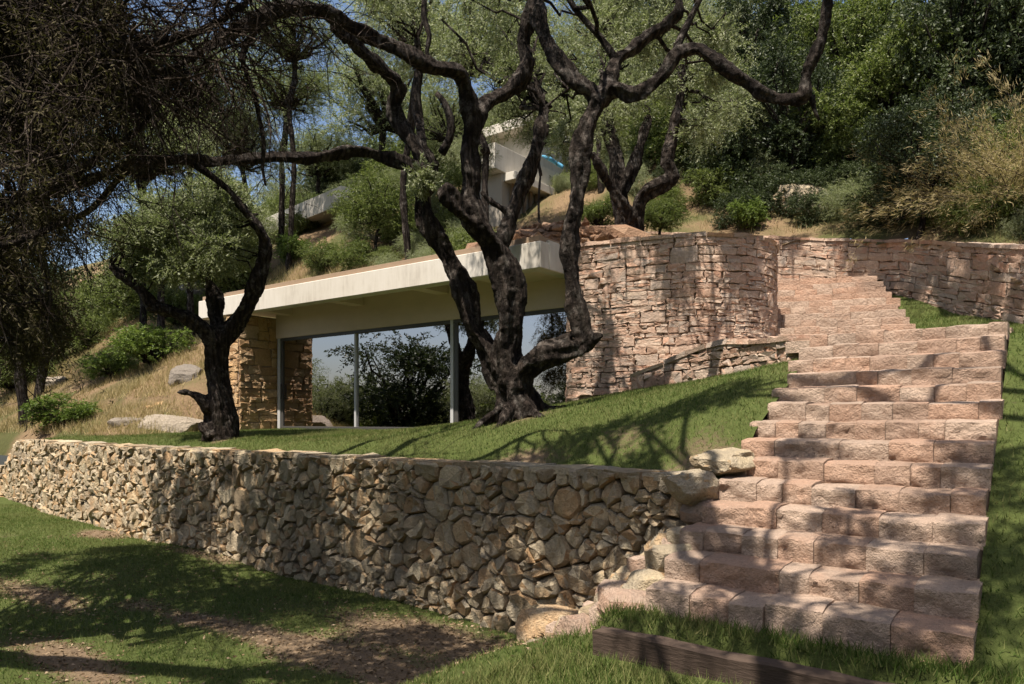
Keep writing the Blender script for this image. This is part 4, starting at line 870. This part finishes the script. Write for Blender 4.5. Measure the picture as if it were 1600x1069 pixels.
v, f = catarr([(v, f), (v2, f2)]); ob('crown', mesh_np('crown', v - np.array(NB), f), M_JUN, NEAR)
CC = np.array([c[:3] for c in C1] + [tuple(q) for q in dr]); J = np.concatenate([catmull(l, .3)[:, :3] for l in nearL]); st = np.array([J[np.argmin(np.linalg.norm(J - c, axis=1))] for c in CC]); t = np.linspace(0, 1, 6)[None, :, None]
P = st[:, None] * (1 - t) + CC[:, None] * t; P[:, 1:-1] += rng.normal(size=(len(CC), 4, 3)) * .12
v, f = twigs_arr(P, np.full((len(CC), 6), .025) * np.linspace(1.3, .4, 6)[None], 5); tag(ob('small_branches', mesh_np('small_branches', v - np.array(NB), f), M_BARK, NEAR), kind='stuff')
# ---- tree standing behind the viewer whose crown dapples the stairs and the mound
rng = np.random.default_rng(62); OB = Vector((.5, -2.6, -1.95))
tg = [(x, y, 8.6) for x, y in ((870, 640), (930, 630), (990, 650), (1050, 640), (1110, 620), (1150, 650), (930, 690), (1010, 710), (1080, 700), (1120, 660), (850, 700))]
for k in (0, 0, 1, 1, 2, 2, 3, 4, 5, 6, 6):
    q = UV(rng.uniform(SUL, SUR + .3), SV0 + k * TREAD); tg.append((CX + F * q.x / q.y, HOR - F * ((k - 7) * RISE) / q.y, q.y))
tg += [(1330, 1030, 4.3), (1150, 1000, 5), (1050, 990, 5.2), (1560, 980, 4.2), (1580, 860, 4.6)]
C2 = over(tg, 6.6, 8.4, .32, .52, rng)
tg = [(x, y, Y) for x, y, Y in ((1160, 410, 13), (1320, 400, 18), (1360, 400, 17.3), (1390, 440, 16.6), (1350, 430, 17.4), (1500, 420, 14.4), (1400, 410, 16.6), (1440, 430, 15.8), (1550, 420, 13.6), (1590, 470, 13), (1240, 390, 18.8))]
C2b = over(tg, 7.5, 9.5, .28, .48, rng)
btrunk = [[(.5, -2.6, -2.2, .40), (.4, -2.4, -.6, .32), (.6, -2.0, 1.4, .27), (.3, -1.4, 3.2, .22), (0, -.4, 4.6, .16), (-.2, .8, 5.4, .11), (0, 2.2, 6, .07)], [(.6, -2.0, 1.4, .2), (1.6, -1.2, 3.4, .15), (2.6, .4, 5.0, .11), (3.0, 2.4, 6.2, .07), (3.4, 5, 7.4, .05)]]
olive('olive_tree', 'olive tree behind the viewpoint shading the steps', btrunk, .04, OB, C2, 38, 16, .11, .030, M_OLIVE, 6, 5)
ptrunk = [[(9.8, 6.5, -.2, .3), (9.6, 6.8, 2, .25), (9, 7.4, 4.5, .2), (8, 8.4, 6.6, .14), (6.5, 9.2, 8.2, .09), (4, 9, 9, .06)], [(9.6, 6.8, 2, .18), (10, 8, 5, .13), (9.6, 10, 8, .08), (7.5, 11.2, 9.4, .05)]]
olive('olive_tree', 'olive tree beyond the right edge shading the stone walls', ptrunk, .04, Vector((9.8, 6.5, 0)), C2b, 50, 16, .12, .032, M_OLIVE, 6, 6)

# ------------------------------------------------------------------ background vegetation
def crown_proto(seed, nclump, n_tw, n_lf, ll, lw, trunk_len, flat=.85, rc=(.26, .44), droop=.2):
    rng = np.random.default_rng(seed); d = nrm(rng.normal(size=(nclump, 3))); rad = rng.uniform(.35, .85, (nclump, 1)); C = d * rad * (1, 1, flat)
    R = rng.uniform(*rc, nclump); v, f = clump_leaves(C, R, n_tw, n_lf, ll, lw, rng, droop); cm = mesh_np('crown', v, f)
    base = np.array([0, 0, -1 * flat - trunk_len]); j = np.array([rng.normal() * .08, rng.normal() * .08, -.55 * flat - .1])
    main = tube([(*base, .06), (*(base * .5 + j * .5 + (.04, .03, 0)), .05), (*j, .04)], 8, .8, .12) if trunk_len > .1 else tube([(*base, .05), (*j, .03)], 6, .5, .2)
    t = np.linspace(0, 1, 6)[None, :, None]; P = j[None, None] * (1 - t) + C[:, None] * t; P[:, 1:-1] += rng.normal(size=(nclump, 4, 3)) * .04
    tv, tf = twigs_arr(P, np.full((nclump, 6), .026) * np.linspace(1.3, .35, 6)[None], 5)
    V, Fc = join([main, (tv, [tuple(q) for q in tf.tolist()])]); return cm, mesh_py('trunk', V, Fc), -base[2]
PRO = {}
for k in range(3): PRO['olive%d' % k] = (*crown_proto(100 + k, 42, 40, 24, .040, .0105, .9), M_OLIVE)
for k in range(3): PRO['bush%d' % k] = (*crown_proto(110 + k, 34, 36, 20, .050, .022, .05), M_BUSH)
for k in range(2): PRO['bright%d' % k] = (*crown_proto(120 + k, 26, 34, 18, .065, .028, .05), M_BRIGHT)
for k in range(2): PRO['dark%d' % k] = (*crown_proto(130 + k, 34, 34, 20, .055, .022, .5, 1.1), M_DARK)
def plant(kind, x, y, Y, rx, rz, name, label, cat, group=None, base_z=None, ry=None, rot=None, solve=False):
    """crown centre at pixel x,y and distance Y; the trunk reaches down to the slope"""
    if solve:
        Yn = on_hill(x, y + rz * F / Y * (.75 if solve is True else solve))
        if Yn > 44: Yn = Y
        rx, rz = rx * Yn / Y, rz * Yn / Y; Y = Yn
    cm, tm, bl, mat = PRO[kind]; c = px(x, y, Y); U, V = toUV(c.x, c.y)
    root = thing(name, label, cat, (0, 0, 0), group); ry = ry or rx
    zb = c.z - bl * rz; root.location = (c.x, c.y, zb); root.rotation_euler = (0, 0, rot if rot is not None else (x * 1.7 + y) % 6.28)
    for nm, m, mt in (('crown', cm, mat), ('trunk', tm, M_BARK)):
        o = ob(nm, m, mt, root, (0, 0, bl * rz)); o.scale = (rx, ry, rz)
    gz = base_z if base_z is not None else z_hill(U, V)
    if zb > gz + .05:      # longer bole where the crown sits high above the slope
        V1, f1 = tube([(0, 0, gz - zb - .2, .05 * rx), (.1 * rx, 0, (gz - zb) * .4, .042 * rx), (0, 0, .15, .038 * rx)], 9, .9, .2); ob('bole', mesh_py('bole', V1, f1), M_BARK, root)
    return root
G1 = 'trees on the hillside'; G2 = 'shrubs on the slope'
for a in [
 ('olive0', 600, 150, 19.5, 2.0, 1.7, 'silvery olive crown behind the upper stems of the large olive'),
 ('olive1', 760, 60, 21, 2.3, 1.9, 'silver green olive crown at the top centre between the limbs'),
 ('olive2', 500, 240, 22, 1.5, 1.2, 'loose olive crown above the bright upper roof edge'),
 ('olive0', 700, 190, 19.5, 1.3, 1.1, 'small olive crown in front of the grey parapet'),
 ('olive2', 880, 100, 20, 1.6, 1.4, 'olive crown in the fork between the two central limbs'),
 ('olive1', 250, 230, 24, 2.6, 1.9, 'hazy olive crown left of the sky gap, under the twigs'),
 ('olive0', 380, 220, 27, 2.0, 1.6, 'distant olive crown right under the sky gap'),
 ('olive1', 60, 200, 25, 3, 2.3, 'shadowy olive crown behind the twig tangle at top left'),
 ('olive1', 1110, 60, 21, 1.7, 1.6, 'silvery olive crown right of the central limbs near the top'),
 ('olive0', 1150, 210, 21, 1.5, 1.3, 'grey green olive crown above the rounded wall end'),
 ('dark0', 1180, 60, 27, 2.2, 2.6, 'dark evergreen behind the hooked limb at the top'),
 ('bush1', 1330, 60, 24, 2.2, 2.2, 'tall light green tree at top right behind the hooked limb'),
 ('bush0', 1390, 130, 21.5, 2.0, 1.9, 'large bushy green tree filling the upper right slope'),
 ('bush2', 1290, 190, 21.5, 1.6, 1.4, 'rounded green shrub tree under the hooked limb end'),
 ('dark1', 1500, 60, 25, 2.6, 3.0, 'tall dark evergreen at the top right corner'),
 ('dark0', 1430, 230, 22.5, 1.8, 2.0, 'dark evergreen mass low on the right slope'),
 ('dark1', 1590, 20, 22, 2.4, 2.6, 'dark evergreen cut by the right frame edge'),
 ('dark1', 1230, 170, 25, 2.0, 2.2, 'dark evergreen deep behind the green shrub trees'),
 ('bush1', 1090, 160, 23, 1.6, 1.5, 'mid green tree between olive trunks and hillside'),
 ('dark0', 40, 80, 22, 3.0, 2.4, 'dark crown behind the densest twigs at the top left corner'),
 ('dark0', 1010, 60, 25, 2.4, 2.4, 'dark crown high behind the central olive hub'),
 ('olive2', 940, 20, 24, 2.0, 1.7, 'olive crown at the top behind the central hub'),
 ('bush1', 590, 318, 20.5, 1.15, 1.0, 'dusky tree before the upper house, right of its bright roof edge'),
 ('olive1', 640, 40, 23, 2.4, 2.0, 'bright olive crown at the top left of the centre limbs'),
 ('olive0', 830, 190, 22, 1.3, 1.1, 'olive crown above the grey parapet of the upper house'),
 ('olive2', 440, 130, 30, 2.6, 1.7, 'faint far olive crown in the sky gap'),
 ]: plant(*a[:6], 'hillside_tree', a[6], 'tree', G1, solve=1.5)
for a in [
 ('olive0', 745, 240, 21.5, .75, .75, 'small olive crown right of the fork hiding the grey parapet corner'),
 ('olive2', 845, 205, 21.5, .85, .75, 'small olive crown hanging over the blue canvas'),
 ('olive0', 300, 110, 25, 2.3, 1.7, 'grey olive crown just right of the twig tangle near the top'),
 ('olive1', 450, 45, 27, 2.2, 1.6, 'high olive crown at the top edge of the sky gap'),
 ('olive2', 330, 190, 27, 2.0, 1.5, 'pale olive crown low in the sky gap over the upper wing'),
 ('olive1', 225, 150, 26, 2.4, 1.8, 'hazy olive crown between the twig tangle and the sky gap'),
 ('bush2', 1030, 335, 19.5, .8, .6, 'rounded scrub crown beside the forked olive on the wall'),
 ('bush0', 930, 335, 19.5, .75, .55, 'dusky scrub crown behind the rubble heap'),
 ]: plant(*a[:6], 'hillside_tree', a[6], 'tree', G1)
for a in [
 ('bush2', 1460, 250, 19, 1.0, .9, 'leafy shrub right of the dark mass above the back wall'),
 ('bright0', 1170, 330, 19.6, .75, .7, 'small pale green shrub just above the back wall near the olive'),
 ('bush0', 1120, 290, 21, 1.0, .8, 'shaded shrub right of the forked olive above the wall'),
 ('bush1', 1330, 250, 20.5, 1.2, 1.1, 'overhanging green shrub above the brown boulders'),
 ('bright1', 1540, 320, 16.5, .65, .55, 'low green shrub beneath the dry yellow broom'),
 ('dark1', 1400, 320, 20, 1.3, .8, 'low dark shrub at the foot of the right slope'),
 
 ('bright0', 455, 385, 18, .62, .55, 'bright green shrub on the slope above the roof, left one'),
 ('bush2', 505, 400, 17.6, .6, .55, 'darker green shrub on the slope above the roof, beside the log'),
 ('bush0', 640, 345, 19, .6, .5, 'brownish shrub right behind the leaning stem of the large olive'),
 ('bright1', 240, 540, 18.3, 1.05, .75, 'glossy bright green shrub beside the small olive trunk'),
 ('bush1', 215, 455, 20, 1.25, 1.0, 'tall green shrub left of the small olive crown'),
 ('bush0', 285, 480, 21, 1.1, .8, 'green shrub between small olive trunk and boulder'),
 ('bright0', 95, 640, 17.0, .95, .6, 'low green shrub in the dry grass at lower left'),
 ('bush2', 20, 580, 20, 1.2, .8, 'grey green shrub at the left edge of the dry slope'),
 ('bush0', 60, 545, 20, 1.3, .9, 'broad dull shrub above the low shrub of the dry slope'),
 ('bright1', 165, 570, 20, .8, .55, 'light green shrub left of the glossy shrub'),
 ('dark0', 60, 460, 19, 1.5, 1.3, 'dark drooping shrub on the left slope under the twigs'),
 ('bush0', 130, 520, 20.5, .9, .7, 'dull green shrub behind the low shrub of the dry slope'),
 ('bush1', 360, 420, 22, 1.2, 1.0, 'grey shrub behind the small olive crown near the roof'),
 ]: plant(*a[:6], 'shrub', a[6], 'shrub', G2, solve=True)
# dense scrub that covers the slope between the trees
def scrub(name, label, src, pts):
    me = bpy.data.meshes.new(name); me.from_pydata([p[:3] for p in pts], [], [])
    a = me.attributes.new('scl', 'FLOAT_VECTOR', 'POINT'); a.data.foreach_set('vector', np.array([(p[3], p[3], p[3] * p[4]) for p in pts], np.float32).ravel())
    a = me.attributes.new('turn', 'FLOAT_VECTOR', 'POINT'); a.data.foreach_set('vector', np.array([(0, 0, i * 2.4) for i in range(len(pts))], np.float32).ravel())
    o = ob(name, me); g = bpy.data.node_groups.new(name, 'GeometryNodeTree'); g.interface.new_socket('Geometry', in_out='INPUT', socket_type='NodeSocketGeometry'); g.interface.new_socket('Geometry', in_out='OUTPUT', socket_type='NodeSocketGeometry')
    gi, go = g.nodes.new('NodeGroupInput'), g.nodes.new('NodeGroupOutput'); ip = g.nodes.new('GeometryNodeInstanceOnPoints'); oi = g.nodes.new('GeometryNodeObjectInfo'); oi.inputs[0].default_value = src; oi.inputs['As Instance'].default_value = True
    n1 = g.nodes.new('GeometryNodeInputNamedAttribute'); n1.data_type = 'FLOAT_VECTOR'; n1.inputs[0].default_value = 'scl'; n2 = g.nodes.new('GeometryNodeInputNamedAttribute'); n2.data_type = 'FLOAT_VECTOR'; n2.inputs[0].default_value = 'turn'
    er = g.nodes.new('FunctionNodeEulerToRotation'); k = g.links.new
    k(gi.outputs[0], ip.inputs['Points']); k(oi.outputs['Geometry'], ip.inputs['Instance']); k(n2.outputs[0], er.inputs[0]); k(er.outputs[0], ip.inputs['Rotation']); k(n1.outputs[0], ip.inputs['Scale']); k(ip.outputs[0], go.inputs[0])
    m = o.modifiers.new('scrub', 'NODES'); m.node_group = g
    return tag(o, label, 'scrub', None, 'stuff')
CROWN = {}
for o in bpy.data.objects:
    if o.name.startswith('crown') and o.data.name not in CROWN: CROWN[o.data.name] = o
rs = np.random.default_rng(77); bins = {'bush0': [], 'dark0': [], 'olive1': [], 'bush2': [], 'dark1': []}
for i in range(5200):
    U, V = rs.uniform(-42, 14), rs.uniform(14.5, 52); z = z_hill(U, V); p = UV(U, V, z)
    if p.y < 5: continue
    x, y = CX + F * p.x / p.y, HOR - F * p.z / p.y
    if not (-150 < x < 1750) or y < -250: continue
    right = x > 1030
    if x > 860 and V < backV(U) + .7: continue
    if x <= 860 and V < 15.5: continue
    if not right and (p.y < 31 and (400 < x < 545 or 740 < x < 870)): continue
    if not right and p.y < 24.5 and 230 <= x < 545: continue
    sc = rs.uniform(.6, 1.5) * (1 + (p.y - 20) * .022)
    if right and V < backV(U) + 2.6: sc *= .75
    elif right: sc *= 1.35
    if not right and 545 <= x < 1030 and p.y < 29: sc *= .75
    if not right and x < 230 and p.y < 27:
        if rs.random() < .6: continue
        sc *= .7
    if right: kd = rs.choice(['bush0', 'dark0', 'bush2', 'dark1', 'olive1'], p=[.24, .28, .16, .22, .10])
    else: kd = rs.choice(['bush0', 'olive1', 'bush2', 'dark0'], p=[.25, .45, .2, .1])
    if any((q[0] - p.x) ** 2 + (q[1] - p.y) ** 2 < ((.40 if right else .55) * (sc + q[3])) ** 2 for b in bins.values() for q in b): continue
    bins[kd].append((p.x, p.y, z + .45 * sc, sc, rs.uniform(.7, 1.15)))
print('scrub', {k: len(v) for k, v in bins.items()})
for kd, lab in (('bush0', 'dense mid green scrub covering the hillside'), ('dark0', 'dark evergreen scrub in the hollows of the hillside'), ('olive1', 'silvery wild olive scrub over the far slope'), ('bush2', 'light green scrub between the hillside trees'), ('dark1', 'blackish green scrub under the hillside trees')):
    scrub('hillside_scrub', lab, CROWN[PRO[kd][0].name], bins[kd])
# trees further round the valley, out of the frame; the glass mirrors the left ones, unseen ones behind dim the skylight
rng = np.random.default_rng(71); n = 0
for (X, Y, r, k) in [(*UV(u, v)[:2], r, k) for u, v, r, k in ((-23.0, .5, 3.2, 'dark0'), (-19.0, 0, 2.2, 'olive0'), (-31.5, 2, 2.9, 'olive2'), (-15.5, -1.5, 2.0, 'dark1'), (-18, -1, 2.8, 'bush1'), (-21, -2, 3.0, 'bush2'), (-24, -3, 3.2, 'bush0'), (-27, 0, 3.3, 'bush1'), (-30, 0, 3.4, 'bush0'), (-26, 2.5, 2.0, 'olive1'), (-33.5, .5, 3.3, 'bush2'), (-37, 0, 2.6, 'bush1'), (-41, 2, 2.6, 'bush2'), (-17, -6, 2.4, 'dark1'), (-13.5, -5, 2.4, 'olive1'), (-33, 4.5, 2.4, 'bush2'), (-36, 6, 2.2, 'bush0'), (-46, -3, 4, 'bush0'))] + [(-10, -9, 3, 'olive0'), (8, -10, 4.2, 'dark0'), (-2, -14, 4.6, 'bush1'), (14, -4, 4.4, 'dark1'), (15, 4, 4, 'olive1'), (-7, -12, 4.4, 'dark0'), (3, -13, 4.6, 'dark1'), (-14, -10, 4.6, 'dark1'), (-16, -4, 4.0, 'dark0'), (12, -13, 5, 'bush0'), (-10, -17, 5.5, 'dark0'), (6, -19, 6, 'dark1')]:
    cm, tm, bl, mat = PRO[k]; U, V = toUV(X, Y); zb = max(z_low(U, V), z_hill(U, V) if V > 8.4 else -9) - .1
    back_ = Y < 2 and X > -17; root = thing('valley_tree', 'tree of the wood behind the viewpoint, outside the picture' if back_ else 'tree of the valley left of the picture, seen only mirrored in the glass', 'tree', (X, Y, zb), 'wood behind the viewpoint' if back_ else 'valley trees left of the picture'); root.rotation_euler = (0, 0, X)
    for nm, m, mt in (('crown', cm, mat), ('trunk', tm, M_BARK)):
        o = ob(nm, m, mt, root, (0, 0, bl * r * .8)); o.scale = (r, r, r * .8)
# dry broom on the right
rng = np.random.default_rng(72)
def broom(x, y, Y, w, h, n, label, nm='dry_broom'):
    c = px(x, y, Y); root = thing(nm, label, 'shrub', c); st = rng.normal(size=(n, 3)) * (.18 * w, .18 * w, .05); d = rng.normal(size=(n, 3)) * (.75, .75, .25) + (-.1, -.2, .9)
    P, R = grow_twigs(st, d, rng.uniform(.55, 1.1, n) * h, np.full(n, .010), 9, rng, .16, .10); v, f = twigs_arr(P, R, 3); ob('stems', mesh_np('stems', v, f), M_TWIG, root)
    m = n * 190; i = rng.integers(0, n, m); k = rng.integers(2, 9, m); p = P[i, k] + rng.normal(size=(m, 3)) * .07; dd = nrm(P[i, k] - P[i, k - 1]) + rng.normal(size=(m, 3)) * .45
    v, f = leaves_arr(p, dd, .14, .011, rng); ob('stalks', mesh_np('stalks', v, f), M_DRY, root)
broom(1590, 335, 15.2, 2.2, 3.0, 190, 'tall feathery yellow dry broom at the right edge')
broom(1510, 385, 16.0, .8, 1.0, 30, 'smaller straw coloured broom left of the tall broom')

# ------------------------------------------------------------------ grass
def in_view(p): 
    y = np.maximum(p[:, 1], .1); sx = p[:, 0] / y * F + CX; sy = HOR - p[:, 2] / y * F; return (p[:, 1] > 2) & (sx > -60) & (sx < 1660) & (sy < 1130)
def blades(name, label, n, U0, U1, V0, V1, zf, ok, h, w, mat, seed, lean=.5):
    rng = np.random.default_rng(seed); U = rng.uniform(U0, U1, n); V = rng.uniform(V0, V1, n)
    XY = np.stack([ux * U + vx * V, uy * U + vy * V, np.full(n, -.6)], 1); m = (XY[:, 1] > 2) & (np.abs(XY[:, 0] / np.maximum(XY[:, 1], .1)) < .73); U, V = U[m], V[m]
    rr = rng.random(len(U)); Z = []; K = []
    for a, b, q in zip(U, V, rr): K.append(ok(a, b, q))
    K = np.array(K); U, V = U[K], V[K]; Z = np.array([zf(a, b) for a, b in zip(U, V)]); p = np.stack([ux * U + vx * V, uy * U + vy * V, Z - .006], 1); p = p[in_view(p)]
    n = len(p); d = nrm(rng.normal(size=(n, 3)) * (lean, lean, 0) + (0, 0, 1)); s = nrm(np.cross(d, rng.normal(size=(n, 3)))); hh = (h * rng.uniform(.45, 1.3, n))[:, None]; ww = (w * rng.uniform(.7, 1.3, n))[:, None]
    v = np.stack([p - s * ww / 2, p + s * ww / 2, p + d * hh], 1).reshape(-1, 3)
    return tag(ob(name, mesh_np(name, v, np.arange(3 * n).reshape(n, 3), False), mat), label, 'grass', None, 'stuff')
ok_t = lambda U, V, q: V > wallV(U) + .30 + .16 * nz(U, 0, 4, 2.3) and not (U < -17.2 and V > 9.2) and V < 11.9 and grass_at(U, V, 1.0) * 1.3 - .2 > q and not (U > -2.42)
blades('grass', 'mown green grass on the terrace in front of the glass', 190000, -22, -2.4, 6.3, 11.95, z_terr, ok_t, .055, .009, M_GRASS, 81)
ok_l = lambda U, V, q: V < wallV(U) - .03 and grass_at(U, V) * 1.25 - .25 > q and not (-2.5 < U and V > 4.88) and not (U > -3.4 and V > 4.7 and U < -2.6)
blades('grass', 'patchy green grass at the foot of the rubble wall', 170000, -22, -2.6, 1.5, 8.0, z_low, ok_l, .060, .009, M_GRASS, 82)
blades('grass', 'shaded green grass around the timber sleeper', 26000, -3.0, .3, 2.8, 4.9, z_low, lambda U, V, q: not (4.38 < V < 4.6 and -2.66 < U < -.5), .10, .008, M_GRASS, 83)
blades('grass', 'bright green grass slope right of the stairs', 90000, -.40, 4.5, 3.0, 18.6, z_right, lambda U, V, q: grass_at(U, V, .9) * 1.3 - .2 > q and V < backV(U) - .1 and not (12 < V < 15 and U < 0), .065, .009, M_GRASS, 84)
blades('grass', 'small green grass bank between the upper steps and the back wall', 16000, -3.4, -.4, 14.6, 18.7, z_right, lambda U, V, q: V < backV(U) - .1 and (Vector((*UV(U, V)[:2],)) - Vector((7.05, 12.2))).dot(Vector((.97, -.24))) > .05, .075, .010, M_GRASS, 87)
blades('dry_grass', 'straw coloured dry grass on the left slope', 90000, -34, -17.3, 8.4, 17, z_hill, lambda U, V, q: fbm(U, V, .6, 3) + .55 > q, .26, .014, M_STRAW, 85, .45)
blades('dry_grass', 'dry tufts on the slope above the roof and back wall', 30000, -17.2, 2, 12.6, 24, z_hill, lambda U, V, q: (V > 14.2 if U < -8 else V > backV(U) + .3) and fbm(U, V, .6, 3) + .3 > q, .22, .014, M_STRAW, 86, .45)

rng = np.random.default_rng(91); n = 26000; U = rng.uniform(-16, -2.7, n); V = rng.uniform(1.5, 7.2, n); K = np.array([b < wallV(a) - .05 and grass_at(a, b) < .62 + .5 * (q ** 6) for a, b, q in zip(U, V, rng.random(n))]); U, V = U[K], V[K]
p = np.array([UV(a, b, z_low(a, b) + .006) for a, b in zip(U, V)]); p = p[in_view(p)]; d = rng.normal(size=p.shape) * (1, 1, .22)
v, f = leaves_arr(p, d, .05, .022, rng); tag(ob('leaf_litter', mesh_np('leaf_litter', v, f), M_LITTER), 'dry brown fallen leaves on the bare ground by the rubble wall', 'leaves', None, 'stuff')
